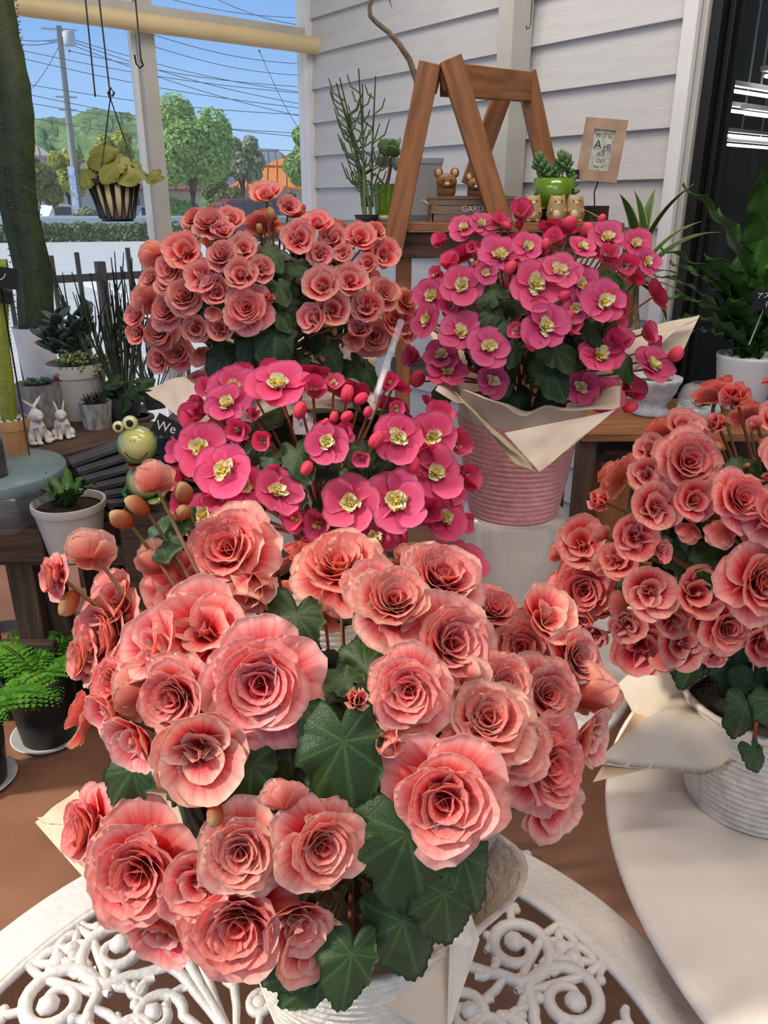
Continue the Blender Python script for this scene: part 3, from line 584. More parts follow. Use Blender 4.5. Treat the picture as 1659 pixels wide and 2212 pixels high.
# --- middle pink plant
E_FL=crop([(605,175,260,'s',0,.62),(430,115,150,'k',0,.4),(385,190,210,'s',.1,.3),(350,265,190,'s',-.1,.4),(560,95,140,'k',0,.5),(775,180,150,'k',.2,.3),(250,180,130,'k',-.5,.3),(475,310,90,'k',.2,0),(720,295,90,'b',0,-.1),(940,220,95,'b',0,.3),(1010,240,80,'b',.1,.2),(1150,155,120,'k',.2,.1),
(1190,280,95,'k',.3,-.1),(945,335,70,'b'),(885,335,65,'b'),(220,485,250,'s',-.1,.15),(335,600,250,'s',-.1,.3),(437,668,185,'s',.05,.0),(590,700,210,'s',.45,.45),(845,455,190,'s',0,.1),(935,400,120,'k',.2,-.1),(1010,530,100,'k',0,-.4),(740,568,80,'b',0,-.3),(1200,430,210,'s',0,.05),
(1365,430,210,'s',.2,.1),(1405,310,160,'k',.1,.3),(1340,500,140,'k',.0,-.4),(1385,610,230,'s',.1,.3),(1540,620,180,'k',.6,.1),(1500,450,150,'k',.5,.1),(965,755,240,'s',-.05,.1),(1190,752,270,'s',.0,.25),(1350,790,190,'k',.3,.2),(1420,830,210,'s',.3,.3),(1530,850,130,'k',.5,.2),(800,850,190,'k',-.1,.0),
(690,835,160,'k',-.4,-.1),(1080,945,200,'s',.1,.7),(1535,1060,190,'s',.5,.4),(1410,985,130,'b',.2,.2),(235,820,210,'s',-.1,.4),(85,490,140,'k',-.7,.1),(170,330,160,'k',-.5,.3),(100,620,150,'k',-.6,0),(1275,572,90,'b'),(1090,435,100,'b',-.2,0),(400,400,160,'k',0,-.2),(520,440,120,'k',0,-.2),(300,720,170,'k',-.2,-.3),(1180,930,150,'k',.2,.5),(200,260,110,'k',-.5,.2),(880,150,110,'k',.1,.4),(1050,310,60,'b'),(840,355,45,'b'),(580,600,90,'k',.2,-.2),(1290,640,120,'k',.2,-.2),(120,760,150,'k',-.5,0),(740,970,150,'k',0,-.2),(1470,720,140,'k',.5,0)],340,760,.434)
E_LF=crop([(700,500,260,.0,.4,160,.86),(970,620,190,.1,.3,170,.86),(570,530,170,-.1,.4,200,.88),(950,490,180,.1,.4,140,.84),(680,730,220,0,.3,190,.84),(1150,560,180,.1,.2,150,.84),(480,520,160,-.1,.3,220,.82),(880,700,200,0,.2,180,.82)],340,760,.434)
cE=atd(700,1010,1.10); baseE=Vector((cE.x,cE.y,.90))
begonia('begonia','middle magenta pink begonia standing between the peach plants',(700,1010,1.10),(.195,.15,.145),E_FL,E_LF,'pink',baseE,59,26,tint=(1,.88,.92),stemm=M_rstem)
# ------------------------------------------------------------------ rope baskets
def basket(name,label,base,rb,rt,h,m,nr=16,fn=None,rope=None):
    t=thing(name,label,'basket',base)
    prof=[(0,.004),(rb*.9,.0)]
    for i in range(nr):
        for q in (0,.35,.7):
            s=(i+q)/nr; r=rb+(rt-rb)*s**.8; prof.append((r-(.0032 if q==0 else 0),s*h))
    prof+=[(rt,h),(rt-.003,h+.002),(rt-.006,h),(rb+(rt-rb)*.5-.006,h*.5),(rb-.004,.008),(0,.008)]
    o=put(MB().lathe(prof,72,fn=fn),'basket_wall',m,t)
    tc=MB().tube([(math.cos(a)*(rt-.002),math.sin(a)*(rt-.002),h) for a in [i*2*PI/48 for i in range(49)]],.004,6,cap=False)
    if fn:
        tc.v=[tuple(fn(Vector(p),math.atan2(p[1],p[0]))) for p in tc.v]
    put(tc,'rim_rope',m,t)
    so=MB().lathe([(0,h*.8),(rt*.86,h*.78)],24); put(so,'soil',M_soil,t)
    return t
def flopA(q,a):
    # the soft rim is folded out on its right side
    wgt=max(0,math.cos(a-.25))**3*max(0,(q.z-.05)/.10)**1.5
    return Vector((q.x+wgt*.062,q.y+wgt*.012,q.z-wgt*.012))
basket('rope_basket','cream rope basket holding the front peach begonia',(baseA.x,baseA.y,TB1),.078,.105,.15,M_rope,17,flopA)
basket('rope_basket','cream rope basket standing on the smooth white table',(baseB.x,baseB.y,TB3),.078,.105,.15,M_rope,17)
ZD=.914
basket('rope_basket','pink rope basket on the white cylinder stand',(baseD.x,baseD.y,ZD),.078,.106,.175,M_ropep,19)
basket('rope_basket','cream rope basket under the back salmon begonia, mostly hidden by flowers',(baseC.x,baseC.y,1.0),.075,.10,.15,M_rope,15)
basket('rope_basket','cream rope basket under the middle magenta begonia, hidden among flowers',(baseE.x,baseE.y,.78),.075,.10,.15,M_rope,15)
def pedestal(label,x,y,z0,z1,r):
    t=thing('display_stand',label,'stand',(x,y,z0)); h=z1-z0
    put(MB().lathe([(0,0),(r*1.0,0),(r*1.01,.004),(r,h-.012),(r*.985,h-.003),(r*.96,h),(0,h)],56),'cylinder',M_ped,t); put(MB().lathe([(r*1.012,0),(r*1.03,.002),(r*1.03,.012),(r*1.012,.014)],56),'foot_ring',M_ped,t)
pedestal('glossy white cylinder stand under the pink basket',baseD.x,baseD.y,TB1,ZD,.097)
pedestal('tall white cylinder stand under the back salmon begonia',baseC.x,baseC.y,TB1,1.0,.09)
pedestal('low white cylinder stand under the middle magenta begonia',baseE.x,baseE.y,TB1,.78,.09)
# ------------------------------------------------------------------ wrapping paper
def wrap(label,cen,r0,z0,outer,m,seed,n=96,rows=9,wr=.006):
    """sheet laid round the pot: an inner ring, outer edge through the listed corners (world points, in order round the pot)"""
    rg=random.Random(seed); ang=[]
    for p in outer:
        ang.append(math.atan2(p[1]-cen[1],p[0]-cen[0]))
    o=sorted(zip(ang,[Vector(p) for p in outer]),key=lambda q:q[0])
    def edge(a):
        k=len(o)
        for i in range(k):
            a0,p0=o[i]; a1,p1=o[(i+1)%k]
            if i==k-1: a1+=2*PI
            for aa in (a,a+2*PI):
                if a0<=aa<=a1:
                    s=(aa-a0)/(a1-a0); q=p0.lerp(p1,s); sag=math.sin(PI*s); 
                    return q+(Vector((cen[0],cen[1],q.z))-q)*.22*sag+Vector((0,0,-.03*sag))
        return o[0][1]
    ph=[rg.random()*6 for _ in range(4)]; V=[]
    for i in range(rows+1):
        u=i/rows
        for j in range(n):
            a=-PI+2*PI*(j+.001)/n; p0=Vector((cen[0]+r0*math.cos(a),cen[1]+r0*math.sin(a),z0)); p1=edge(a)
            p=p0.lerp(p1,u); p.z+=(math.sin(u*PI)*.022)+wr*u*(math.sin(9*a+ph[0])+.6*math.sin(17*a+ph[1]+u*2)+.4*abs(math.sin(5*a+ph[2]+u*5)))
            V.append(p)
    nn=len(V); V2=[p-Vector((0,0,.0006)) for p in V]
    Fc=[(i*n+j,i*n+(j+1)%n,(i+1)*n+(j+1)%n,(i+1)*n+j) for i in range(rows) for j in range(n)]
    B=MB().add(V+V2,Fc+[tuple(nn+x for x in reversed(q)) for q in Fc]+[(rows*n+j,rows*n+(j+1)%n,nn+rows*n+(j+1)%n,nn+rows*n+j) for j in range(n)]+[(j+1 if j+1<n else 0,j,nn+j,nn+(j+1)%n) for j in range(n)])
    t=thing('wrapping_paper',label,'paper',(cen[0],cen[1],z0)); 
    put(B,'paper_sheet',m,t,T(-Vector((cen[0],cen[1],z0)))); return t
def flap(t,pts,m,name='paper_fold',nu=10,nv=10,wr=.003,seed=1):
    """folded piece of paper through four corners (world points)"""
    rg=random.Random(seed); a,b,c,d=[Vector(p) for p in pts]; V=[]; nrm=(b-a).cross(d-a).normalized(); f1,f2=rg.random()*6,rg.random()*6
    for i in range(nu+1):
        for j in range(nv+1):
            u,v=i/nu,j/nv; p=a.lerp(b,u).lerp(d.lerp(c,u),v); V.append(p+nrm*(wr*(math.sin(u*7+f1+v*3)+.7*math.sin(v*9+f2-u*4)+abs(math.sin(u*5+v*6+f2)))-.02*math.sin(PI*u)*math.sin(PI*v)*0))
    nn=len(V); Fc=[(i*(nv+1)+j,i*(nv+1)+j+1,(i+1)*(nv+1)+j+1,(i+1)*(nv+1)+j) for i in range(nu) for j in range(nv)]
    V2=[p-nrm*.0006 for p in V]
    return put(MB().add(V+V2,Fc+[tuple(nn+x for x in reversed(q)) for q in Fc]),name,m,t,T(-t.location))
tA=wrap('beige wrapping paper spread round the front basket',(baseA.x,baseA.y),.095,TB1+.135,[atz(75,1775,.86),atz(200,1700,.88),atz(330,2030,.80),atz(770,2130,.79),atz(1010,2050,.80),(.13,.62,.87),(.02,.78,.9),(-.2,.74,.9)],M_paper,1)
flap(tA,[atz(75,1775,.862),atz(165,1705,.872),atz(360,1890,.86),atz(245,1968,.845)],M_paper,seed=21,wr=.0012)
flap(tA,[atd(745,2120,.645),atd(985,1945,.665),atd(1010,2090,.66),atd(955,2250,.64)],M_paper,seed=2)
flap(tA,[atd(975,1930,.655),atd(1008,1945,.655),atd(1036,2030,.65),atd(965,2240,.635)],M_paperp,seed=3,wr=.001)
tB=wrap('thin beige wrapping paper opened towards the front plant round the right basket',(baseB.x,baseB.y),.10,TB3+.14,[atz(1275,1650,.84),atz(1330,1470,.86),atz(1590,1640,.86),atz(1760,1700,.86),(.72,.80,.92),(.55,1.0,.93),(.32,.98,.94)],M_paperp,4)
flap(tB,[atz(1280,1690,.818),atz(1370,1540,.862),atz(1540,1600,.872),atz(1590,1615,.842)],mat('orange_paper',S(236,206,166),.55,S(226,192,150),10,.3,14,trans=.2),seed=5,wr=.0015)
tC=wrap('pale wrapping paper sticking out left under the back salmon begonia',(baseC.x,baseC.y),.092,1.14,[atd(313,845,1.22),atd(400,905,1.16),atd(560,900,1.1),atd(840,880,1.2),(baseC.x+.2,baseC.y+.15,1.2),(baseC.x-.15,baseC.y+.2,1.22)],M_paperp,6)
flap(tC,[atd(313,845,1.2),atd(395,812,1.21),atd(450,840,1.18),atd(405,908,1.14)],M_paperp,seed=22,wr=.003)
tD=wrap('olive beige paper draped in a point over the pink basket',(baseD.x,baseD.y),.10,ZD+.165,[atd(940,830,1.20),atd(985,850,1.17),atd(1340,875,1.18),atd(1510,690,1.34),(baseD.x+.15,baseD.y+.22,1.2),(baseD.x-.15,baseD.y+.22,1.2)],M_paperp,8)
flap(tD,[atd(985,845,1.165),atd(1005,872,1.165),atd(1165,1018,1.165),atd(1050,925,1.16)],M_papero,seed=9,wr=.002)
flap(tD,[atd(1000,862,1.17),atd(1095,955,1.17),atd(1160,1020,1.16),atd(1110,1000,1.165)],M_papero,seed=10,wr=.002)
flap(tD,[atd(1090,935,1.18),atd(1330,885,1.185),atd(1240,960,1.17),atd(1165,1020,1.16)],M_paperp,seed=11,wr=.002)
flap(tD,[atd(1350,790,1.36),atd(1365,715,1.40),atd(1512,680,1.36),atd(1470,770,1.35)],M_paperp,seed=12,wr=.001)
# ------------------------------------------------------------------ tables
def scroll(B,cx,cy,r,t0,turns,tail,thick=.0058,dirn=1,end=.18):
    """volute round (cx,cy) that unwinds into the listed tail points"""
    pts=[]; n=int(18*turns)
    for i in range(n+1):
        s=i/n; a=t0-dirn*turns*2*PI*(1-s); q=r*(end+(1-end)*s); pts.append((cx+q*math.cos(a),cy+q*math.sin(a)))
    last=pts[-1]; tl=[last]+list(tail)
    for i in range(len(tl)-1):
        p0=tl[max(0,i-1)] if i>0 else pts[-2]; p1=tl[i]; p2=tl[i+1]; p3=tl[min(i+2,len(tl)-1)]
        for q in range(1,6):
            u=q/5; pts.append(tuple(.5*(2*p1[c]+(p2[c]-p0[c])*u*(1 if i else .6)+(2*p0[c]-5*p1[c]+4*p2[c]-p3[c])*u*u*(1 if i else .8)+(3*p1[c]-p0[c]-3*p2[c]+p3[c])*u**3) for c in (0,1)))
        pts[-1]=p2
    k=len(pts); rr=[thick*(.7+.5*math.sin(PI*min(1,i/k*1.1))) for i in range(k)]
    B.tube([(x,y,0) for x,y in pts],rr,7,flat=.95); B.ball((pts[0][0],pts[0][1],.001),(thick*1.9,thick*1.9,thick*1.3),8,6)
def lobe(B,p,a,L,wd=.005):
    pts=[(p[0]+L*s*math.cos(a+s*.9),p[1]+L*s*math.sin(a+s*.9),0) for s in (0,.25,.5,.75,1)]
    B.tube(pts,[wd*.8,wd*1.15,wd*1.1,wd*1.05,wd*.9],7,flat=.9); B.ball(pts[-1],(wd*1.35,wd*1.35,wd*1.1),8,6)
def motif():
    B=MB()
    for s in (1,-1):
        scroll(B,.285,s*.055,.040,s*2.6,1.55,[(.235,s*.020),(.18,s*.006),(.12,s*.0)],.0062,s)
        scroll(B,.190,s*.048,.026,s*-2.2,1.4,[(.155,s*.020),(.12,s*.002)],.0052,-s)
        scroll(B,.305,s*.110,.022,s*1.0,1.2,[(.29,s*.085),(.27,s*.098)],.0048,s)
        scroll(B,.140,s*.040,.014,s*.6,1.2,[(.115,s*.022),(.09,s*.01)],.0042,s)
        lobe(B,(.23,s*.035),s*1.25,.030,.0048); lobe(B,(.25,s*.094),s*-2.2,.030,.0046); lobe(B,(.335,s*.03),PI+s*.5,.028,.0048); lobe(B,(.345,s*.075),PI-s*.3,.022,.0044)
        lobe(B,(.262,s*.03),s*.5,.020,.0042); lobe(B,(.20,s*.012),s*.9,.026,.0042)
        lobe(B,(.325,s*.013),s*2.3,.02,.004); lobe(B,(.215,s*.078),s*2.6,.022,.004)
        B.tube([(.24,s*.078,0),(.262,s*.10,0),(.298,s*.128,0),(.33,s*.138,0)],[.004,.0055,.005,.0045],7)
        B.tube([(.19,s*.075,0),(.22,s*.086,0),(.24,s*.099,0)],[.004,.005,.004],7)
    B.tube([(.06,0,0),(.13,0,0),(.22,0,0),(.30,0,0),(.352,0,0)],[.005,.006,.0055,.005,.006],7)
    for x in (.13,.235,.31): B.ball((x,0,.002),(.010,.008,.007),8,6)
    return B.mesh('scroll_panel',M_iron)
MOT=motif(); RT=.41
rim=MB().lathe([(.352,-.012),(.352,.0),(.355,.0025),(.358,.001),(RT-.006,.0015),(RT-.001,-.002),(RT,-.008),(RT-.004,-.014),(.352,-.012)],128).mesh('table_rim',M_iron)
ring=MB().tube([(.352*math.cos(a),.352*math.sin(a),.0) for a in [i*2*PI/96 for i in range(97)]],.0055,7,cap=False).mesh('inner_ring',M_iron)
hub=MB().lathe([(0,-.008),(.045,-.008),(.062,-.004),(.064,.002),(.058,.006),(.04,.004),(.02,.007),(0,.008)],32).mesh('hub',M_iron)
def irontable(label,x,y,z,rz):
    t=thing('iron_table',label,'table',(x,y,0),rz=rz)
    for me in (rim,ring,hub): ob(me.name.split('.')[0],me,t,T((0,0,z-.002 if me is rim else z-.006)))
    for k in range(10): ob('scroll_panel',MOT,t,T((0,0,z-.0065))@rotz(k*PI/5))
    for k in range(4):
        a=k*PI/2+.4; B=MB(); c,s=math.cos(a),math.sin(a)
        B.tube([(r*c,r*s,h) for r,h in ((.30,z-.02),(.24,z-.10),(.12,z-.22),(.09,z-.34),(.16,z-.52),(.27,.06),(.33,.02),(.35,.0135))],.012,8); put(B,'leg',M_iron,t)
    put(MB().tube([(.09*math.cos(a),.09*math.sin(a),z-.34) for a in [i*2*PI/24 for i in range(25)]],.008,6,cap=False),'leg_ring',M_iron,t)
    return t
irontable('white cast iron table with scrolled openwork top under the front begonia',-.07,.41,TB1,.32)
irontable('white cast iron table behind, under the stands, mostly hidden by flowers',.03,1.25,TB1,.1)
t=thing('round_table','smooth white round table with a rounded edge on the right','table',(.76,.66,0))
put(MB().lathe([(0,TB3-.03),(.44,TB3-.03),(.478,TB3-.027),(.496,TB3-.016),(.500,TB3-.008),(.496,TB3-.002),(.485,TB3),(0,TB3)],128),'table_top',M_marble,t)
put(MB().lathe([(.22,0),(.23,.01),(.2,.03),(.08,.05),(.05,.12),(.045,TB3-.10),(.10,TB3-.03)],40),'pedestal',M_white,t)
# ================================================================== other plants and props
def strap(L,W,bend,wave=0,nw=6,nu=14,nv=5,fold=.15,tip=1.0,th=.0012,twist=0,edge=.0):
    """long leaf along +y that arches over; bend in radians over its length"""
    B=MB(); B.c=[]; p=Vector((0,0,0)); G=[]
    for i in range(nu+1):
        u=i/nu; a=bend[0]+(bend[1]-bend[0])*u; 
        if i: p=p+Vector((0,math.cos(a),math.sin(a)))*L/nu
        w=W*(math.sin(PI*min(1,(u*.92+.06)))**.6)*(1-.25*u*tip)*.5
        if u>.85: w*=max(.04,(1-u)/.15)**.6
        for j in range(nv):
            v=-1+2*j/(nv-1); wv=wave*W*abs(v)*math.sin(nw*2*PI*u+(1.2 if v>0 else 0))
            G.append((p+Vector((v*w,-math.sin(a)*(fold*w*abs(v)+wv),math.cos(a)*(fold*w*abs(v)+wv))),v))
    n=len(G)
    for q,v in G: B.v.append(tuple(q)); B.c.append((edge if abs(v)>.9 else (.55 if abs(v)<.1 and not edge else 0),0,0))
    for q,v in G: B.v.append(tuple(q-Vector((0,0,th)))); B.c.append((edge if abs(v)>.9 else 0,1,0))
    Fc=[(i*nv+j,i*nv+j+1,(i+1)*nv+j+1,(i+1)*nv+j) for i in range(nu) for j in range(nv-1)]
    rim=[i*nv for i in range(nu+1)]+[nu*nv+j for j in range(1,nv)]+[i*nv+nv-1 for i in range(nu-1,-1,-1)]
    B.f=[tuple(reversed(q)) for q in Fc]+[tuple(n+x for x in q) for q in Fc]+[(rim[i],rim[i+1],n+rim[i+1],n+rim[i]) for i in range(len(rim)-1)]
    B.f=[tuple(reversed(q)) for q in B.f]; B.m=[0]*len(B.f)
    return B
def pot(t,r0,r1,h,m,rimh=.0,prof=None,soil=True,pre=None):
    p=prof or ([(0,0),(r0,0),(r0+(r1-r0)*.5,h*.5),(r1*(.96 if rimh else 1),h-rimh)]+([(r1,h-rimh),(r1*1.03,h-rimh*.5)] if rimh else [])+[(r1*1.02,h),(r1*.95,h),(r1*.9,h*.85),(0,h*.84)])
    o=put(MB().lathe(p,40,fn=pre),'pot',m,t); edgesplit(o,50)
    if soil: put(MB().lathe([(0,h*.90),(r1*.93,h*.875)],24),'soil',M_soil,t)
    return o
G_dark=leaf_mat('dark_leaf',S(30,48,30),S(52,76,44),S(60,84,50),.4)
G_mid=leaf_mat('mid_leaf',S(58,92,40),S(84,124,54),S(110,146,76),.35,.2)
G_fern=leaf_mat('fern_leaf',S(70,120,40),S(108,160,58),S(120,170,70),.5,.25)
G_nest=leaf_mat('nest_fern_leaf',S(56,98,42),S(84,132,58),S(120,160,84),.32,.2)
G_jade=leaf_mat('jade_leaf',S(48,70,62),S(76,98,84),S(80,100,84),.3,.02)
G_sed=leaf_mat('sedum_leaf',S(128,140,76),S(160,168,104),S(150,160,96),.5,.1)
G_drac=leaf_mat('dracaena_leaf',S(58,88,40),S(76,108,50),S(196,200,120),.4,.15)
G_poth=leaf_mat('pothos_leaf',S(120,128,46),S(168,166,74),S(176,176,92),.4,.25)
G_succ=leaf_mat('succulent_leaf',S(78,112,66),S(112,142,88),S(120,150,96),.4,.05)
M_pencil=mat('pencil_stem',S(96,118,66),.5,S(70,90,48),12)
M_dpencil=mat('dark_twig',S(40,54,36),.6,S(60,66,44),12)
M_cact=mat('cactus_dark',S(42,58,34),.55,S(62,76,42),14,.3,60)
M_cacty=mat('cactus_lime',S(146,156,48),.5,S(120,134,40),18,.25,70)
M_spine=mat('spine',S(120,116,84),.6)
M_trunk=mat('grey_trunk',S(128,112,90),.8,S(98,84,68),40,.5,60)
def leafpod(rx,ry,rz,m,seg=7,tip=0):
    B=MB(); B.c=[]; B.ball((0,ry,0),(rx,ry,rz),8,seg); B.c=[(0,0,0)]*len(B.v)
    if tip: B.v=[(x*(1-tip*max(0,y/ry-1)),y,z+.25*ry*(y/ry/2)**2) for x,y,z in B.v]
    return B.mesh('leaf',m)
def aim(p,d,roll=0,s=1):
    """matrix at p whose +y runs along d"""
    y=Vector(d).normalized(); x=y.cross(Vector((0,0,1)))
    if x.length<1e-4: x=Vector((1,0,0))
    x.normalize(); z=x.cross(y); M=Matrix(((x.x,y.x,z.x,0),(x.y,y.y,z.y,0),(x.z,y.z,z.z,0),(0,0,0,1)))
    return T(p)@M@Matrix.Rotation(roll,4,'Y')@Matrix.Scale(s,4)
# ---- bench by the window with its plants
ZB=.72
bl,br=atz(70,1000,ZB),atz(352,925,ZB); bd=(br-bl).normalized(); bn=Vector((-bd.y,bd.x,0))
t=thing('plank_bench','dark aged plank bench under the pots by the window','bench',(bl.x,bl.y,0))
for k in range(4): beam('plank',bl-bd*.05+bn*(.07+.145*k)-Vector((0,0,.02)),br+bd*.04+bn*(.07+.145*k)-Vector((0,0,.02)),.14,.04,M_dwood,t)
beam('apron',bl-bd*.05+bn*.03-Vector((0,0,.075)),br+bd*.0+bn*.03-Vector((0,0,.075)),.03,.07,M_dwood,t)
for q in (bl+bn*.05,bl+bn*.5,br-bd*.05+bn*.05,br-bd*.05+bn*.5): beam('leg',(q.x,q.y,0),(q.x,q.y,ZB-.04),.06,.06,M_dwood,t,up=(1,0,0))
def pxr(px,p): return px*((Vector(p)-CAM).dot(-BACK))/F
# white planter with jade and sedum
q=atz(180,900,ZB); r1=pxr(61,q); h=pxr(118,q)
t=thing('jade_plant','jade plant with pale sedum in a wide off white pot on the bench','plant',q)
pot(t,r1*.68,r1,h,M_pot,rimh=h*.22)
JL=leafpod(.017,.028,.006,G_jade); rg=random.Random(5)
for s in range(11):
    a=s*.58+.3; d=Vector((math.cos(a)*.8-.12,math.sin(a)*.8,1.2+rg.random()*.9)).normalized(); L=rg.uniform(.10,.2)
    pts=[Vector((-.02+.02*math.cos(a),.02*math.sin(a),h*.85)),Vector((-.02,0,h*.85))+d*L*.5+Vector((0,0,.02)),Vector((-.02,0,h*.85))+d*L]
    put(MB().tube(pts,[.006,.005,.003],6),'branch',M_trunk,t)
    for k in range(9):
        f=.35+.65*k/8; p=pts[0].lerp(pts[2],f)+Vector((0,0,.01)); ang=k*1.6+rg.random(); dd=(Vector((math.cos(ang),math.sin(ang),.35+.5*f)))
        ob('leaf',JL,t,aim(p,dd,rg.uniform(-.5,.5),rg.uniform(.8,1.35)),(rg.uniform(.7,1.1),)*3)
SL=leafpod(.0075,.007,.0035,G_sed,5)
for k in range(110):
    a=rg.uniform(-1.9,.9); rr_=rg.uniform(.2,1.12)*r1; zz=h*1.0+rg.uniform(0,.055)*(1-abs(rr_/r1-.6))-max(0,rr_-r1*.95)*2.2
    p=Vector((rr_*math.cos(a),rr_*math.sin(a),zz)); ob('leaf',SL,t,aim(p,(math.cos(a*3+k),math.sin(k),.8),rg.random(),rg.uniform(.8,1.4)))
for k in range(12):
    a=rg.uniform(-1.9,.9); put(MB().tube([(.2*r1*math.cos(a),.2*r1*math.sin(a),h*.88),(.7*r1*math.cos(a),.7*r1*math.sin(a),h*1.06),(1.08*r1*math.cos(a),1.08*r1*math.sin(a),h*.98)],.0015,4),'sedum_stem',M_pencil,t)
put(MB().ball((-.25*r1,-.93*r1,h*.82),(.022,.005,.013),8,6),'red_mark',mat('red_paint',S(150,40,40),.5),t)
# tall white planter with the tall cactus behind the jade
q=at(100,880,3.0); q.z=max(q.z,.55); base=Vector((q.x,q.y,ZB)); h=at(85,705,q.y).z-ZB
t=thing('column_cactus','tall dark ribbed column cactus leaning left in a tall white planter','cactus',base)
pot(t,.055,.075,h,M_white)
top=at(-12,-60,q.y)-base; foot=at(78,690,q.y)-base
B=MB(); B.c=None; n=14
pts=[foot.lerp(top,i/24)+Vector((.012*math.sin(i*.5),0,-.05 if i==0 else 0)) for i in range(25)]
V=[]
for i,p in enumerate(pts):
    for j in range(n):
        a=2*PI*j/n; rr_=.066*(1 if j%2==0 else .66)*(1+.04*math.sin(i*3.1)); V.append(p+Vector((rr_*math.cos(a),rr_*math.sin(a),0)))
B.add(V,[(i*n+j,i*n+(j+1)%n,(i+1)*n+(j+1)%n,(i+1)*n+j) for i in range(24) for j in range(n)]+[tuple(24*n+j for j in range(n))]); put(B,'stem',M_cact,t)
B=MB()
for i in range(48):
    p=foot.lerp(top,i/48)
    for j in range(7):
        a=2*PI*j/7; c_=Vector((math.cos(a),math.sin(a),0)); B.tube([p+c_*.060,p+c_*.068],[.003,.0008],4)
tag(put(B,'spines',M_spine,t),kind='stuff')
# rough grey bark pot behind the rabbits
def barkfn(q,a): 
    k=1+.035*math.sin(a*9)+.03*math.sin(a*23+q.z*40); return Vector((q.x*k,q.y*k,q.z))
def succ_rosette(t,p,R,m,n=14,up=.5):
    me=leafpod(R*.22,R*.5,R*.11,m,6,.5)
    for k in range(n):
        a=k*2.4; e=up+.9*k/n; ob('leaf',me,t,aim(p,(math.cos(a)*math.cos(e),math.sin(a)*math.cos(e),math.sin(e)),0,1-.45*k/n))
q=atz(95,915,ZB); t=thing('bark_pot','large grey bark textured pot of small succulents behind the rabbits','pot',q); r1=pxr(44,q); h=pxr(90,q)
pot(t,r1*.85,r1,h,M_bark,pre=barkfn)
for k in range(5): succ_rosette(t,Vector((r1*.5*math.cos(k*1.3),r1*.5*math.sin(k*1.3),h*.95)),.028,G_succ if k%2 else G_jade,10,.6)
q=atz(212,922,ZB); t=thing('bark_pot','small pale bark textured pot of pointed haworthia on the bench','pot',q); r1=pxr(34,q); h=pxr(56,q)
pot(t,r1*.8,r1,h,mat('bark_pale',S(206,202,194),.85,S(140,134,126),40,.9,60,stretch=(1,1,.35)),pre=barkfn)
for k,(x,y) in enumerate(((-.3,-.2),(.4,.1),(0,.4))): 
    for i in range(16):
        a=i*2.4; e=.35+1.1*i/16; put(MB().tube([Vector((x*r1,y*r1,h*.95)),Vector((x*r1,y*r1,h*.95))+Vector((math.cos(a)*math.cos(e),math.sin(a)*math.cos(e),math.sin(e)))*.036],[.004,.0006],5),'leaf',M_dpencil,t)
# plaster rabbits
def rabbit(label,px,py,hpx,face,ear):
    q=atz(px,py,ZB); s=pxr(hpx,q)/1.0; t=thing('rabbit_figurine',label,'figurine',q,rz=face)
    B=MB(); B.ball((0,0,.27),(.20,.23,.27),16,12); put(B,'body',M_plaster,t,Matrix.Scale(s,4))
    B=MB(); B.ball((0,-.10,.60),(.145,.165,.14),16,12); B.ball((0,-.235,.565),(.07,.06,.06),10,8); h_=put(B,'head',M_plaster,t,Matrix.Scale(s,4))
    for k in (-1,1):
        lean=k*ear; B=MB(); B.tube([(k*.06,-.06,.70),(k*.075+lean*.06,-.04,.80),(k*.09+lean*.14,-.02,.90),(k*.10+lean*.2,0,.98)],[.035,.052,.045,.015],8,flat=.6); put(B,'ear',M_plaster,t,Matrix.Scale(s,4))
        B=MB(); B.tube([(k*.09,-.17,.36),(k*.09,-.22,.20),(k*.09,-.25,.05)],[.06,.05,.055],8); B.ball((k*.10,-.28,.045),(.065,.09,.045),10,6); put(B,'foreleg',M_plaster,t,Matrix.Scale(s,4))
        B=MB(); B.ball((k*.19,-.03,.12),(.10,.20,.12),10,8); B.ball((k*.2,-.19,.05),(.07,.12,.05),10,6); put(B,'hind_leg',M_plaster,t,Matrix.Scale(s,4))
    B=MB(); B.ball((0,.23,.10),.07,8,6); put(B,'tail',M_plaster,t,Matrix.Scale(s,4))
rabbit('white plaster rabbit with ears tilted back beside the lime cactus',82,955,100,.9,-1.6)
rabbit('white plaster rabbit sitting upright with pointed ears on the bench',138,944,84,.45,.15)
# thin green stem clumps by the fence window
def stick_plant(t,base,n,spread,hmin,hmax,m,rg,br=2,r=.0032):
    for k in range(n):
        a=rg.random()*6.28; hh=rg.uniform(hmin,hmax); d=Vector((math.cos(a)*spread*rg.random(),math.sin(a)*spread*.6*rg.random(),hh)); p0=Vector(base)+Vector((d.x*.2,d.y*.2,0)); 
        pts=[p0,p0+d*.5+Vector((d.x*.15,0,0)),p0+d]; B=MB(); B.tube(pts,[r*1.2,r,r*.5],5)
        for b in range(br):
            f=rg.uniform(.35,.8); s=pts[0].lerp(pts[2],f)+Vector((d.x*.1,0,0)); e=Vector((rg.uniform(-1,1)*.35,rg.uniform(-.3,.3)*.35,1)).normalized()*hh*rg.uniform(.15,.35)
            B.tube([s,s+e*.4+Vector((e.x*.25,0,0)),s+e],[r*.8,r*.75,r*.4],5)
        put(B,'stem',m,t)
rg=random.Random(8)
q=atz(272,905,ZB); t=thing('pencil_plant','clump of thin dark green stems reaching up beside the fence','plant',q)
pot(t,.05,.062,.085,M_gwood); stick_plant(t,(0,0,.07),34,.16,.24,.50,M_dpencil,rg,3,.0034)
BL=leafmesh(5,48,4)
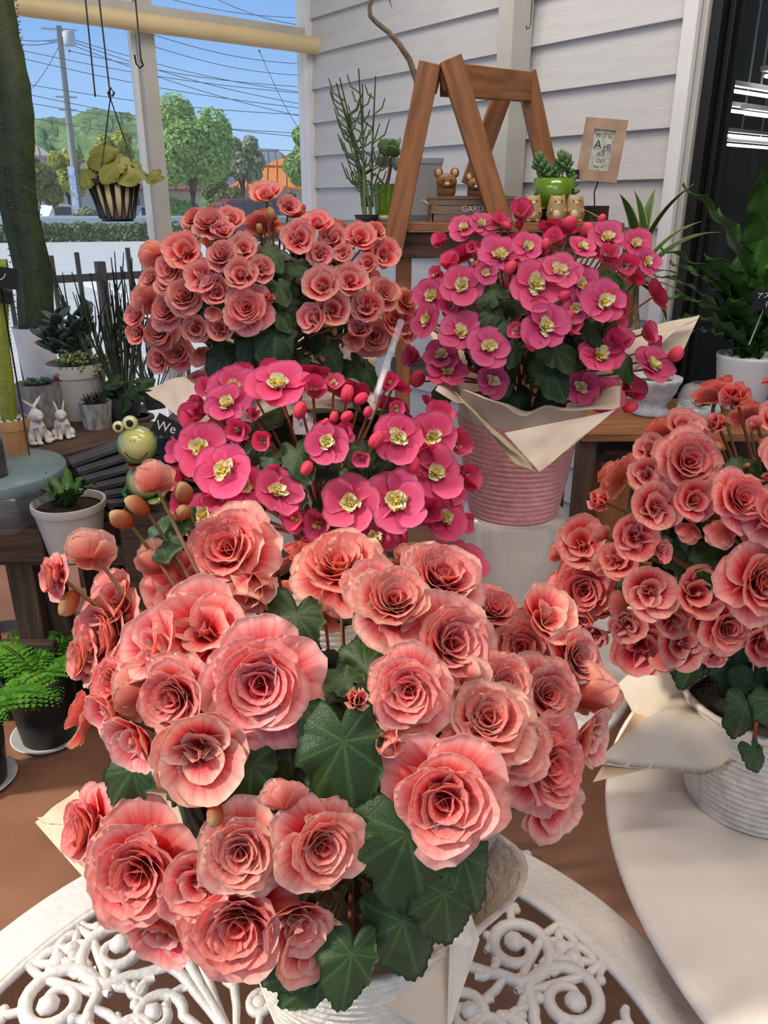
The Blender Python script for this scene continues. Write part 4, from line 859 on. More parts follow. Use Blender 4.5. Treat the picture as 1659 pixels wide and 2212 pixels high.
for k in range(6):
    o=ob('leaf',BL,t,T((.02+.03*k-.07,-.05-.01*k,.09+.03*(k%3)))@frame((.2*(k%3-1),-.7,.5),k)@Matrix.Scale(.07,4),(.55,.8,.6))
q=atz(335,880,ZB); t=thing('pencil_plant','sparse twiggy plant with trailing stems left of the salmon begonia','plant',q)
pot(t,.035,.045,.06,M_gwood); stick_plant(t,(0,0,.05),16,.14,.12,.34,M_dpencil,rg,3,.0022)
# wood slice and dark blue pot
q=atz(290,905,ZB); t=thing('wood_slice','grey round wood slice lying on the bench','wood slice',q); put(MB().lathe([(0,0),(.06,0),(.062,.006),(.06,.012),(0,.012)],28,fn=lambda q,a:Vector((q.x*1.15,q.y,q.z))),'slice',M_gwood,t); put(MB().lathe([(.045,.0122),(.047,.0135),(.049,.0122)],28,fn=lambda q,a:Vector((q.x*1.15,q.y,q.z))),'growth_ring',M_dwood,t)
q=at(385,985,2.12); t=thing('blue_pot','dark blue rimmed pot of gravel behind the magenta flowers','pot',(q.x,q.y,q.z-.02))
pot(t,.045,.062,.09,mat('blue_glaze',S(54,66,88),.25),rimh=.015); 
for k in range(14): put(MB().ball((.04*math.cos(k*2.4)*(k/14)**.5,.04*math.sin(k*2.4)*(k/14)**.5,.083),(.008,.007,.005),6,4),'pebble',M_pebble,t)
q=Vector((q.x,q.y,q.z-.02)); bx=q
t=thing('dark_crate','dark wooden crate behind the frog figure','crate',(bx.x+.06,bx.y+.20,0))
hh=q.z-.0
for k in range(5): put(MB().box((0,0,.05+k*(hh-.06)/4),(.30,.24,(hh-.06)/4-.02)),'slat',M_dwood,t,None,False)
for sx in (-1,1):
    for sy in (-1,1): put(MB().box((sx*.14,sy*.125,hh/2),(.03,.03,hh)),'corner_post',M_dwood,t,None,False)
put(MB().box((0,0,hh-.004),(.31,.27,.008)),'lid',M_dwood,t,None,False)
# black chalk sign reading We
q=at(362,925,2.02); t=thing('chalk_sign','small black chalk sign with white handwriting beside the frog','sign',q)
Ms=frame((.15,-1,.25),0); Ms=Matrix(((1,0,0,0),(0,.3,-.95,0),(0,.95,.3,0),(0,0,0,1)))@Matrix.Rotation(-.5,4,'Z')
put(MB().box((0,0,0),(.075,.052,.003)),'board',M_chalk,t,Ms,False); text('We',.036,M_chalkw,t,Ms@T((-.004,.0,.002))@Matrix.Rotation(.25,4,'Z'))
put(MB().tube([(0,.004,-.02),(0,.008,-.16)],.003,6),'stake',M_dwood,t)
# grey slatted steps
q=at(205,1060,2.1); t=thing('slatted_steps','grey weathered slatted steps between the bench and the bird nest fern','steps',(q.x,q.y,0))
for k in range(6):
    a=at(150+k*14,1000+k*17,2.22-.03*k); b=at(268+k*6,958+k*24,2.3-.03*k); beam('slat',a,b,.075,.014,M_gwood,t)
for s in (0,1):
    a=at(160+s*85,1010-s*24,2.26); b=at(235+s*60,1105+s*20,2.05); beam('stringer',(a.x,a.y,a.z-.03),(b.x,b.y,b.z-.03),.02,.05,M_dwood,t); beam('leg',(a.x,a.y,0),(a.x,a.y,a.z-.03),.03,.03,M_dwood,t,up=(1,0,0)); beam('leg',(b.x,b.y,0),(b.x,b.y,b.z-.03),.03,.03,M_dwood,t,up=(1,0,0))
# frog figure
q=at(297,962,1.98); r=pxr(43,q); zb=at(300,1100,1.98).z
def frog_mat(name,a,b,lo,hi,axis=(0,-1,0)):
    m=bpy.data.materials.new(name); m.use_nodes=True; n_=m.node_tree; b_=n_.nodes['Principled BSDF']; tc=N(n_,'ShaderNodeTexCoord'); vm=N(n_,'ShaderNodeVectorMath',operation='DOT_PRODUCT'); vm.inputs[1].default_value=axis; n_.links.new(tc.outputs['Object'],vm.inputs[0])
    mr=N(n_,'ShaderNodeMapRange'); mr.inputs[1].default_value=lo; mr.inputs[2].default_value=hi; n_.links.new(vm.outputs['Value'],mr.inputs[0]); mx=N(n_,'ShaderNodeMix',data_type='RGBA'); mx.inputs['A'].default_value=(*a,1); mx.inputs['B'].default_value=(*b,1); n_.links.new(mr.outputs[0],mx.inputs['Factor']); n_.links.new(mx.outputs['Result'],b_.inputs['Base Color']); b_.inputs['Roughness'].default_value=.15; b_.inputs['Coat Weight'].default_value=.6
    return m
MF=frog_mat('frog_green',S(44,104,30),S(216,212,130),.15,.95,(.25,-.85,.45)); MFE=frog_mat('frog_eye',S(120,150,50),S(236,228,170),-.2,.5)
t=thing('frog_figurine','glossy green and yellow frog figure with bulging eyes','figurine',(q.x,q.y,zb))
hz=q.z-zb
put(MB().ball((0,0,0),1,28,20),'head',MF,t,T((0,0,hz))@Matrix.Scale(r,4))
put(MB().ball((0,0,0),1,24,16),'body',MF,t,T((.006,.01,hz-r*1.95))@Matrix.Scale(r*.98,4))
for (ex,ez,er) in ((-.78,1.02,.30),(-.18,1.22,.38)):
    e=put(MB().ball((0,0,0),1,20,14),'eye',MFE,t,T((ex*r,-.15*r,hz+ez*r*.98))@Matrix.Scale(er*r,4)); put(MB().ball((.15,-.72,.12),(.5,.38,.52),14,10),'pupil',M_black,e)
B=MB(); pts=[]
for i in range(15):
    s=-.75+1.5*i/14; y=-.28-.34*(1-(s/.75)**2)+.12*abs(s); d=Vector((s*.8+.3,-1,y)).normalized(); pts.append(d*1.005)
B.tube(pts,.022,5); B.tube([pts[0]+Vector((-.05,0,.10)),pts[0],pts[0]+Vector((.02,0,-.1))],.02,5); put(B,'mouth',M_black,t,T((0,0,hz))@Matrix.Scale(r,4))
B=MB()
for s in (-.12,.08): B.ball(Vector((s+.1,-1,.55)).normalized()*.985,(.05,.03,.04),8,6)
put(B,'nostrils',M_brown,t,T((0,0,hz))@Matrix.Scale(r,4))
put(MB().ball(Vector((-.45,-1,-.1)).normalized()*.93,(.17,.09,.14),12,8),'cheek',mat('cheek_pink',S(206,150,120),.3),t,T((0,0,hz))@Matrix.Scale(r,4))
for s in (-1,1): put(MB().tube([(s*.7,-.2,-.9*0),(s*1.05,-.4,-.5),(s*.7,-.7,-.95)],[.16,.13,.15],8),'arm',MF,t,T((.006,.01,hz-r*1.95))@Matrix.Scale(r,4)); put(MB().ball((s*.55,-.55,-.88),(.35,.5,.14),12,8),'foot',MF,t,T((.006,.01,hz-r*1.95))@Matrix.Scale(r,4))
put(MB().lathe([(.6,0),(.78,.08),(.6,.2)],20),'collar',mat('copper_collar',S(150,90,50),.35,metal=.5),t,T((0,0,hz-r*1.08))@Matrix.Scale(r,4))
t2=thing('wood_block','dark wooden block under the frog figure','block',(q.x,q.y,0))
put(MB().box((0,0,zb/2),(.11,.11,zb-.002)),'block_body',M_dwood,t2,None,False); put(MB().box((0,0,zb-.0105),(.125,.125,.018)),'block_top',M_dwood,t2,None,False)
# pallet rack with its planks
t=thing('pallet_rack','rough wooden pallet rack behind the black fern pots','rack',(0,0,0)); 
def rk(px,py,Y): return at(px,py,Y)
YR=1.95
zt_=rk(50,1140,YR).z; xr=rk(95,1180,YR).x
beam('plank',(-1.75,YR,zt_-.05),(xr,YR,zt_-.05),.025,.095,M_dwood,t,bev=.004)
xr2=rk(126,1410,YR).x; z2=rk(60,1412,YR).z; beam('plank',(-1.75,YR-.005,z2),(xr2,YR-.005,z2),.03,.09,M_dwood,t,bev=.004)
beam('plank',(-1.75,YR-.005,.10),(xr2,YR-.005,.10),.03,.09,M_dwood,t,bev=.004)
for (px,w_) in ((48,.075),(-60,.075)):
    x=rk(px,1300,YR).x; beam('upright',(x,YR+.03,0),(x,YR+.03,zt_-.02),.075,.03,M_dwood,t,up=(0,1,0),bev=.003)
xq=rk(128,1370,YR+.05).x; beam('upright',(xq+.01,YR+.10,0),(xq-.015,YR+.10,.52),.05,.05,M_dwood,t,up=(0,1,0),bev=.003)
for k in range(4): beam('shelf_board',(-1.75,YR+.06+.115*k,zt_-.105),(xr+.22,YR+.06+.115*k,zt_-.105),.105,.02,M_dwood,t)
for (x,y) in ((-1.7,YR+.45),(xr+.16,YR+.45)): beam('upright',(x,y,0),(x,y,zt_-.115),.05,.05,M_dwood,t,up=(1,0,0))
ZK=zt_-.095
# young bird nest fern in cream pot
q=atz(165,1196,ZK); t=thing('nest_fern','young bird nest fern in a white plastic pot on the pallet rack','plant',q); r1=pxr(74,q); h=pxr(122,q)
pot(t,r1*.72,r1,h,M_pot,rimh=h*.14)
rg=random.Random(12)
for k in range(9):
    a=k*.72-2.6; L=rg.uniform(.09,.15); ob('leaf',strap(L,.038,(rg.uniform(.9,1.35),.5),.10,4).mesh('leaf',G_mid),t,T((0,0,h*.85))@rotz(a),(.9,1,.8))
q2=Vector(q)+Vector((r1*.62,-r1*.75,h*.02)); t=thing('price_card','small black price card at the foot of the cream fern pot','card',q2); 
Mc=Matrix(((.95,0,-.3,0),(.3,0,-.95,0),(0,1,0,0),(0,0,0,1))); Mc=Matrix.Rotation(.2,4,'Z')@Matrix.Rotation(PI/2-.3,4,'X')
put(MB().box((0,.028,0),(.07,.05,.002)),'card',M_chalk,t,Mc,False); text('ホヤ',.024,M_chalkw,t,Mc@T((-.004,.03,.0015))); put(MB().tube([(0,0,0),(0,.006,.02)],.0015,5),'stake',M_bmetal,t)
# stool under a clear cloth
q=at(-20,1012,2.08); ZS=q.z; t=thing('round_stool','round stool covered with a teal cloth and clear vinyl','stool',(q.x,q.y,ZK)); R1=pxr(152,q); h=ZS-ZK
put(MB().lathe([(0,h-.03),(R1*.97,h-.035),(R1,h-.03),(R1,h-.006),(R1*.985,h),(0,h)],48),'cloth_top',M_cloth,t)
def skirt(q,a): k=1+.03*math.sin(a*11)*(h-q.z)/h*6; return Vector((q.x*k,q.y*k,q.z))
put(MB().lathe([(R1*.6,h+.0012),(R1*1.0,h+.0012),(R1*1.012,h-.004),(R1*1.03,h-.06),(R1*1.05,h-.12)],64,fn=skirt),'vinyl_cover',M_vinyl,t).data
for k in range(3): a=k*2.1-1.3; put(MB().tube([(R1*.5*math.cos(a),R1*.5*math.sin(a),h-.03),(R1*.62*math.cos(a),R1*.62*math.sin(a),0)],.014,8),'leg',M_dwood,t)
# lime cactus in terracotta
q=atz(34,976,ZS); t=thing('lime_cactus','flat lime green cactus in a terracotta pot with white pebbles','cactus',q); r1=pxr(37,q); h=pxr(74,q)
pot(t,r1*.72,r1,h,M_terra,rimh=h*.28)
for k in range(16): a=k*2.4; rr_=r1*.85*((k+1)/16)**.5; put(MB().ball((rr_*math.cos(a),rr_*math.sin(a),h*.96),(.007,.006,.005),7,5),'pebble',M_pebble,t)
foot=Vector((-.006,0,h*.9)); topc=at(-6,560,q.y)-Vector(q); B=MB(); n=12; V=[]
for i in range(17):
    u=i/16; p=foot.lerp(topc,u)
    for j in range(n):
        a=2*PI*j/n; rr_=(1+.18*math.cos(3*a))*(.9+.15*math.sin(u*9)); V.append(p+Vector((math.cos(a)*.021*rr_,math.sin(a)*.016*rr_,0)))
B.add(V,[(i*n+j,i*n+(j+1)%n,(i+1)*n+(j+1)%n,(i+1)*n+j) for i in range(16) for j in range(n)]+[tuple(16*n+j for j in range(n))]); put(B,'stem',M_cacty,t)
B=MB()
for i in range(40):
    p=foot.lerp(topc,i/40)
    for a in (0,2.09,4.19,5.2): B.ball(p+Vector((math.cos(a)*.0235,math.sin(a)*.018,0)),.0017,4,3)
tag(put(B,'areoles',M_spine,t),kind='stuff')
q=atz(-8,1028,ZS); t=thing('tin_can_pot','grey tin can with pebbles at the left edge of the stool','pot',q); r1=pxr(24,q); h=pxr(82,q)
B=MB().lathe([(0,0),(r1,0)]+[(r1*(1+.03*(k%2)),h*k/9) for k in range(1,9)]+[(r1*1.04,h),(r1*.94,h),(r1*.93,h*.9),(0,h*.9)],28); put(B,'can',mat('tin',S(120,120,116),.4,S(90,90,88),20,metal=.6),t)
for k in range(8): put(MB().ball((r1*.6*math.cos(k*2.4),r1*.6*math.sin(k*2.4),h*.93),(.006,.005,.004),6,4),'pebble',M_pebble,t)
# black fern pots on the floor
FR=[]
def frond(L,seed,m):
    rg=random.Random(seed); B=MB(); B.c=[]; p=Vector((0,0,0)); n=16
    pts=[]
    for i in range(n+1):
        u=i/n; a=1.15-1.7*u
        if i: p=p+Vector((0,math.cos(a),math.sin(a)))*L/n
        pts.append(p.copy())
    B.tube(pts,[.0012]*(n+1),4); B.c=[(0,0,0)]*len(B.v)
    for i in range(2,n):
        u=i/n; w=L*.26*math.sin(PI*(u*.85+.12))**.8
        for s in (-1,1):
            for k in range(3):
                b=pts[i]+Vector((s*w*(k+.3)/3.2,.004*k,-.004*k)); sz=w*.28*(1.1-.2*k); f=rg.uniform(-.3,.3)
                V=[b+Vector((0,-sz*.6,0)),b+Vector((s*sz*.9,-sz*.35,sz*f)),b+Vector((s*sz*1.25,sz*.2,sz*f*.5)),b+Vector((s*sz*.7,sz*.7,-sz*f)),b+Vector((0,sz*.5,0))]
                B.add(V,[(0,1,2),(0,2,3),(0,3,4)]); B.c+=[(rg.random()*.4,0,0)]*5
    return B.mesh('frond',m)
FR=[frond(L,s,G_fern) for L,s in ((.15,1),(.19,2),(.12,3))]
def fernpot(label,px,py,wpx,hpx,seed,bias):
    q=atz(px,py,0); t=thing('fern_pot',label,'plant',q); r1=pxr(wpx/2,q); h=pxr(hpx,q); rg=random.Random(seed)
    put(MB().lathe([(0,.0),(r1*.82,.0),(r1*1.02,.018),(r1*.98,.018),(r1*.8,.006),(0,.006)],36),'saucer',M_potw,t)
    pp=[(0,.007),(r1*.72,.007),(r1*.84,h*.5),(r1*.92,h*.86),(r1*.97,h*.87),(r1*.98,h),(r1*.9,h),(r1*.86,h*.85),(0,h*.85)]
    put(MB().lathe(pp,36),'pot',M_black,t); put(MB().lathe([(0,h*.9),(r1*.87,h*.88)],20),'soil',M_soil,t)
    for k in range(26):
        a=k*2.4; ob('frond',rg.choice(FR),t,T((rg.uniform(-.5,.5)*r1+bias*.01,rg.uniform(-.5,.5)*r1,h*.86))@rotz(a)@Matrix.Rotation(rg.uniform(-.3,.25),4,'X')@Matrix.Scale(rg.uniform(.8,1.25),4),(rg.uniform(.9,1.2),1.2,.9))
fernpot('bright green fern in a black pot on a white saucer',108,1590,152,165,3,-1)
fernpot('fern in a black pot cut by the left edge, nearest the camera',-42,1690,150,190,4,0)
# hanging pothos basket and wires
q=at(255,478,2.35); s=1.0; t=thing('hanging_basket','black slatted hanging basket of yellow green pothos','hanging plant',q); d=pxr(1,q)
r0,r1,h=d*33,d*51,d*84
put(MB().lathe([(0,.003),(r0*.93,.003),(r1*.93,h*.96),(r1*.88,h*.96),(r0*.85,.012),(0,.012)],28),'inner_pot',mat('cream_plastic',S(222,206,150),.5),t)
put(MB().lathe([(0,0),(r0,0),(r0*1.04,h*.12),(r0*.98,h*.12),(r0*.95,.002),(0,.002)],28),'base_ring',M_black,t)
put(MB().lathe([(r1*.96,h*.86),(r1*1.0,h*.88),(r1*1.02,h),(r1*.96,h),(r1*.95,h*.88)],28),'rim',M_black,t)
for k in range(14):
    a=k*2*PI/14; c,s_=math.cos(a),math.sin(a); put(MB().tube([(r0*1.0*c,r0*1.0*s_,h*.08),((r0+r1)/2*1.01*c,(r0+r1)/2*1.01*s_,h*.5),(r1*.99*c,r1*.99*s_,h*.9)],[d*5,d*3.4,d*6],6),'slat',M_black,t)
hk=at(238,212,2.35)-Vector(q)
for a in (.3,2.4,4.5):
    put(MB().tube([(r1*math.cos(a),r1*math.sin(a),h),hk],.0016,5),'hanger_rod',M_black,t)
put(MB().tube([hk+Vector((.0,0,0)),hk+Vector((-.004,0,.012)),hk+Vector((.006,0,.024)),hk+Vector((.012,0,.012)),hk+Vector((.006,0,.004))],.003,6),'hook',M_black,t)
PL=[leafmesh(9,40,4)]
PLm=PL[0].copy(); PLm.materials.clear(); PLm.materials.append(G_poth); rg=random.Random(4)
for k in range(15):
    a=k*2.4; rr_=r1*(.3+.9*(k/15)); p=Vector((rr_*math.cos(a),rr_*math.sin(a)*.9,h+.006+.05*(1-k/15)+rg.uniform(0,.02))); ob('leaf',PLm,t,T(p)@frame((math.cos(a)*.5,math.sin(a)*.5-.4,.8),rg.random()*6)@Matrix.Scale(rg.uniform(.07,.10),4),(rg.uniform(.75,1.1),)*3)
    put(MB().tube([Vector((0,0,h*.9)),p*.6+Vector((0,0,h*.45)),p],.0014,4),'leaf_stem',M_pencil,t)
tr=at(340,380,2.33)-Vector(q); put(MB().tube([Vector((r1*.8,0,h)),Vector((r1*1.2,0,h+.01)),tr],.0016,4),'vine',M_pencil,t); ob('leaf',PLm,t,T(tr)@frame((.2,-.8,.3),2)@Matrix.Scale(.05,4))
def wirehook(label,a,b,Y,hook=True):
    pa,pb=at(*a,Y),at(*b,Y); t=thing('wire_hook',label,'hook',pb); top=pa-pb; top=top*((2.98-pb.z)/max(.01,top.z)) if False else Vector((top.x,top.y,top.z)); up=Vector((top.x*1.0,0,max(.1,3.05-pb.z)))
    put(MB().tube([up,Vector((0,0,.0))],.0022,6),'wire',M_bmetal,t)
    c=[Vector((0,0,0)),Vector((.004,0,-.012)),Vector((-.006,0,-.018)),Vector((-.014,0,-.008)),Vector((-.016,0,.012))] if hook else [Vector((0,0,0)),Vector((0,0,-.01))]
    put(MB().tube(c,.0024,6),'hook',M_bmetal,t)
wirehook('thin black wire from which the hanging basket hangs',(213,0),(238,205),2.352,False)
wirehook('thin straight black wire left of the hanging basket wire',(205,0),(205,200),2.36,False)
wirehook('black wire with a curled end in front of the window mullion',(298,0),(305,130),2.34,True)
# black sign cards and arching leaf at the far left
q=at(12,690,2.2); t=thing('sign_stake','black plastic sign cards on a stake by the column cactus','sign',(q.x,q.y,ZB))
Mc=Matrix.Rotation(.1,4,'Z')@Matrix.Rotation(PI/2,4,'X')
z1=at(12,598,2.2).z-ZB; z2=at(12,640,2.2).z-ZB
put(MB().box((0,0,0),(.10,.055,.003)),'card',M_chalk,t,T((0,0,z1))@Mc@Matrix.Rotation(-.15,4,'Z'),False); text('レノ',.026,M_chalkw,t,T((.0,-.003,z1))@Mc@Matrix.Rotation(-.15,4,'Z')); put(MB().box((0,0,0),(.07,.035,.003)),'card',M_chalk,t,T((-.01,.006,z2))@Mc@Matrix.Rotation(-.2,4,'Z'),False)
put(MB().tube([(0,.004,0),(0,.004,z1)],.0025,5),'stake',M_bmetal,t)
q=at(-60,420,2.75); t=thing('arching_leaf_plant','dark arching strap leaf plant reaching in from the left edge','plant',(q.x-.02,q.y,ZB))
pot(t,.05,.06,.1,M_pot); b0_=q.z-ZB
put(MB().tube([(0,0,.08),(0,0,b0_)],[.012,.009],7),'stem',M_trunk,t)
for k,(a,L) in enumerate(((-1.57,.27),(2.2,.25),(.9,.25),(3.6,.2),(-.4,.22))): ob('leaf',strap(L,.022,(.75,-.75),0).mesh('leaf',G_dark),t,T((0,0,b0_))@rotz(a))
# ---- the trestle ladder, its shelf and what stands on it
ZL=at(1000,478,2.7).z
t=thing('plant_shelf','long brown plank shelf under the ladder trestle','shelf',(0,0,0))
xl,xrr=at(778,480,2.72).x,at(1308,480,2.72).x
for k in range(3): beam('plank',(xl,2.56+.125*k,ZL-.0125),(xrr,2.56+.125*k,ZL-.0125),.12,.025,M_wood,t)
beam('apron',(at(838,500,2.56).x,2.53,ZL-.065),(at(1290,500,2.56).x,2.53,ZL-.065),.02,.075,M_dwood,t)
beam('back_rail',(xl,2.84,ZL+.06),(at(1100,450,2.84).x,2.84,ZL+.06),.02,.035,M_dwood,t)
for px in (870,1325):
    x=at(px,850,2.6).x; beam('leg',(x+.0,2.57,0),(x-.0,2.57,ZL-.03),.045,.045,M_wood,t,up=(1,0,0)); beam('leg',(x,2.82,0),(x,2.82,ZL-.03),.045,.045,M_wood,t,up=(1,0,0))
zc_=at(870,805,2.6).z
for k in range(3): beam('lower_plank',(xl+.1,2.62+.09*k,zc_),(at(960,805,2.7).x,2.62+.09*k,zc_),.08,.018,M_gwood,t)
t=thing('ladder_trestle','brown wooden trestle of crossed legs and a top beam','ladder',(0,0,0))
beam('leg',at(928,138,2.50),at(846,545,2.485),.062,.05,M_wood,t,up=(0,1,0)); beam('leg',at(972,128,2.48),at(1085,490,2.475),.062,.05,M_wood,t,up=(0,1,0))
beam('leg',at(1135,158,2.92),at(1200,455,2.92),.062,.05,M_wood,t,up=(0,1,0)); beam('leg',at(1090,190,2.95),at(1015,400,2.95),.062,.05,M_wood,t,up=(0,1,0))
beam('top_beam',at(960,172,2.53),at(1140,188,2.90),.035,.085,M_wood,t)
beam('cleat',at(945,150,2.52),at(932,200,2.53),.03,.03,M_wood,t,up=(0,1,0)); beam('cleat',at(958,150,2.50),at(968,195,2.51),.03,.03,M_wood,t,up=(0,1,0))
def onshelf(px,Y): p=at(px,478,Y); return Vector((p.x,p.y,ZL))
# pencil cactus
q=onshelf(792,2.66); t=thing('pencil_cactus','tall pencil cactus with thin branching green stems against the siding','cactus',q)
pot(t,.03,.04,.02,M_gwood); rg=random.Random(21)
for k in range(9):
    e=Vector((rg.uniform(-.10,.07),rg.uniform(-.03,.03),rg.uniform(.16,.42))); p0=Vector((rg.uniform(-.015,.015),rg.uniform(-.015,.015),.015)); B=MB(); pts=[p0,p0+Vector((e.x*.25,e.y,e.z*.45)),p0+e]; B.tube(pts,[.0042,.0036,.002],6)
    for b in range(7):
        f=.25+.1*b; s=pts[0].lerp(pts[2],f)*.5+(pts[0]*(1-f)**2+pts[1]*2*f*(1-f)+pts[2]*f*f)*.5; dr=1 if b%2 else -1; w=rg.uniform(.02,.055); B.tube([s,s+Vector((dr*w*.7,0,w*.45)),s+Vector((dr*w,0,w*1.3))],[.003,.0026,.0016],5)
    put(B,'stem',M_pencil,t)
# kalanchoe in green pot on saucer
q=onshelf(832,2.72); t=thing('paddle_plant','round leaved succulent on a tall stem in a green glazed pot','plant',q); d=pxr(1,q)
put(MB().lathe([(0,0),(d*28,0),(d*32,d*12),(d*29,d*12),(d*26,d*4),(0,d*4)],28),'saucer',M_potw,t)
o=pot(t,d*22,d*30,d*66,M_greenpot,soil=False); o.location.z=d*8
put(MB().tube([(0,0,d*60),(d*8,0,d*90),(d*14,0,d*125)],[d*5,d*4,d*4],7),'stem',M_trunk,t); put(MB().tube([(0,0,d*70),(-d*22,0,d*95),(-d*32,0,d*75)],d*3,6),'stem',M_trunk,t)
KL=leafpod(d*17,d*21,d*4,G_succ); KD=leafpod(d*14,d*19,d*4,mat('dusty_leaf',S(126,130,118),.6))
for k,(a,e,z,me) in enumerate(((.3,1.1,128,KL),(1.8,1.0,128,KL),(3.4,.9,128,KL),(5,.8,128,KL),(-1.5,.5,126,KL),(.2,.1,118,KD),(2.9,.0,118,KD),(-1.2,-.2,116,KD),(1.4,0,116,KD))): ob('leaf',me,t,aim((d*14,0,d*z),(math.cos(a)*math.cos(e),math.sin(a)*math.cos(e),math.sin(e)),k*.7))
# grey square pot with the curling trunk
q=onshelf(908,2.84); t=thing('square_pot','grey square plastic pot with a bare curling trunk','pot',q); d=pxr(1,q)
put(MB().box((0,0,d*5),(d*92,d*80,d*10)),'saucer',mat('smoke_plastic',S(120,124,130),.3),t,None,False)
B=MB().box((0,0,d*64),(d*66,d*66,d*106),top=1.28); put(B,'pot',mat('grey_plastic',S(176,178,180),.4),t,None,False); put(MB().box((0,0,d*116),(d*88,d*88,d*10)),'rim',MATS['grey_plastic'],t,None,False)
P=[(905,370),(902,250),(900,175),(885,130),(862,95),(840,70),(815,50),(800,35),(798,15),(806,-10),(815,-60),(812,-140)]
put(MB().tube([at(x,y,2.82)-Vector(q) for x,y in P],[d*6,d*6,d*6,d*6,d*5.5,d*5,d*5,d*4.5,d*4,d*4,d*4,d*3.5],8),'trunk',M_trunk,t)
for k in range(14):
    ob('leaf',strap(.16,.008,(.9,-1.2),0,nv=3).mesh('leaf',G_mid),t,T(at(812,-140,2.82)-Vector(q))@rotz(k*2.4)) if k<10 else None
put(MB().tube([at(838,-10,2.82)-Vector(q),at(848,22,2.8)-Vector(q)],[d*2.5,.0005],5),'dry_leaf',M_trunk,t)
# garden crate planter and what is in it
q=onshelf(1012,2.60); t=thing('crate_planter','weathered wooden crate planter lettered GARDEN on the shelf','planter',q); d=pxr(1,q); M_wash=mat('washed_wood',S(150,128,104),.8,S(108,88,70),12,.3,30,stretch=(.6,6,6))
Lc,Hc,Wc=d*178,d*50,d*85
for k in range(3): put(MB().box((0,-Wc/2+.002*k*-1,Hc*(k+.5)/3),(Lc*(.88+.06*k),.008,Hc/3-.002)),'slat',M_wash,t,None,False); put(MB().box((0,Wc/2,Hc*(k+.5)/3),(Lc*(.88+.06*k),.008,Hc/3-.002)),'slat',M_wash,t,None,False)
for s in (-1,1): put(MB().box((s*Lc*.47,0,Hc/2),(.008,Wc,Hc)),'end_board',M_wash,t,None,False); put(MB().tube([(s*Lc*.48,-.02,Hc*.7),(s*(Lc*.48+.02),-.015,Hc*.85),(s*(Lc*.48+.02),.015,Hc*.85),(s*Lc*.48,.02,Hc*.7)],.004,6),'rope_handle',M_rope,t)
put(MB().box((0,-Wc/2-.006,Hc-.002),(Lc*1.04,.012,.008)),'top_rail',M_wash,t,None,False); put(MB().box((0,0,Hc*.8),(Lc*.92,Wc*.9,.004)),'soil',M_soil,t,None,False)
text('GARDEN',d*17,M_chalkw,t,T((d*14,-Wc/2-.0085,Hc*.52))@Matrix.Rotation(PI/2,4,'X'))
for k,(x,m_) in enumerate(((-62,G_jade),(-38,G_succ),(10,G_jade),(58,G_mid),(75,G_succ))): succ_rosette(t,Vector((x*d,-.01+.01*(k%2),Hc*.85)),.022,m_,12,.5)
def mouse(label,px,Y,hp):
    q=onshelf(px,Y)+Vector((0,0,Hc*.83)); t=thing('mouse_figurine',label,'figurine',q); s=pxr(hp,q)
    put(MB().ball((0,0,.38),(.34,.30,.40),16,12),'body',M_brown,t,Matrix.Scale(s,4)); put(MB().ball((0,-.10,.62),(.36,.30,.28),16,12),'head',M_brown,t,Matrix.Scale(s,4))
    for k in (-1,1): 
        e=put(MB().ball((k*.28,0,.92),(.16,.08,.17),12,8),'ear',M_brown,t,Matrix.Scale(s,4)); put(MB().ball((k*.28,-.05,.92),(.10,.05,.11),10,6),'inner_ear',M_cream,e)
        put(MB().ball((k*.12,-.37,.66),.035,8,6),'eye',M_black,t,Matrix.Scale(s,4))
    put(MB().ball((0,-.38,.55),(.10,.07,.07),10,6),'muzzle',M_cream,t,Matrix.Scale(s,4))
mouse('brown big eared animal figure behind the crate lettering, left one',962,2.63,62); mouse('brown big eared animal figure in the crate beside the ladder leg',1024,2.63,52)
# green pot held by three ceramic pigs
q=onshelf(1190,2.66); d=pxr(1,q); t=thing('succulent_pot','green glazed pot of plump succulents behind three ceramic animals','plant',q)
put(MB().lathe([(0,d*28),(d*36,d*28),(d*44,d*86),(d*41,d*86),(d*38,d*74),(0,d*74)],32),'pot',M_greenpot,t); put(MB().lathe([(0,0),(d*28,0),(d*30,d*26),(0,d*26)],24),'foot',M_black,t); put(MB().lathe([(0,d*78),(d*40,d*77)],20),'soil',M_soil,t)
SL2=leafpod(d*5,d*9,d*4,G_succ,6,.3); rg=random.Random(9)
for k,(x,hh) in enumerate(((-34,42),(-14,22),(14,45),(24,38),(-26,30),(34,10),(36,-4),(4,22))):
    tip=Vector((x*d,rg.uniform(-12,6)*d,d*(82+hh))); put(MB().tube([Vector((x*d*.5,0,d*76)),tip],d*2,5),'stem',M_pencil,t)
    for i in range(13):
        a=i*2.4; e=.1+1.2*i/13; ob('leaf',SL2,t,aim(tip-Vector((0,0,d*(13-i)*1.6)),(math.cos(a)*math.cos(e),math.sin(a)*math.cos(e),math.sin(e)),0,rg.uniform(.8,1.2)),(rg.uniform(.9,1.15),)*3)
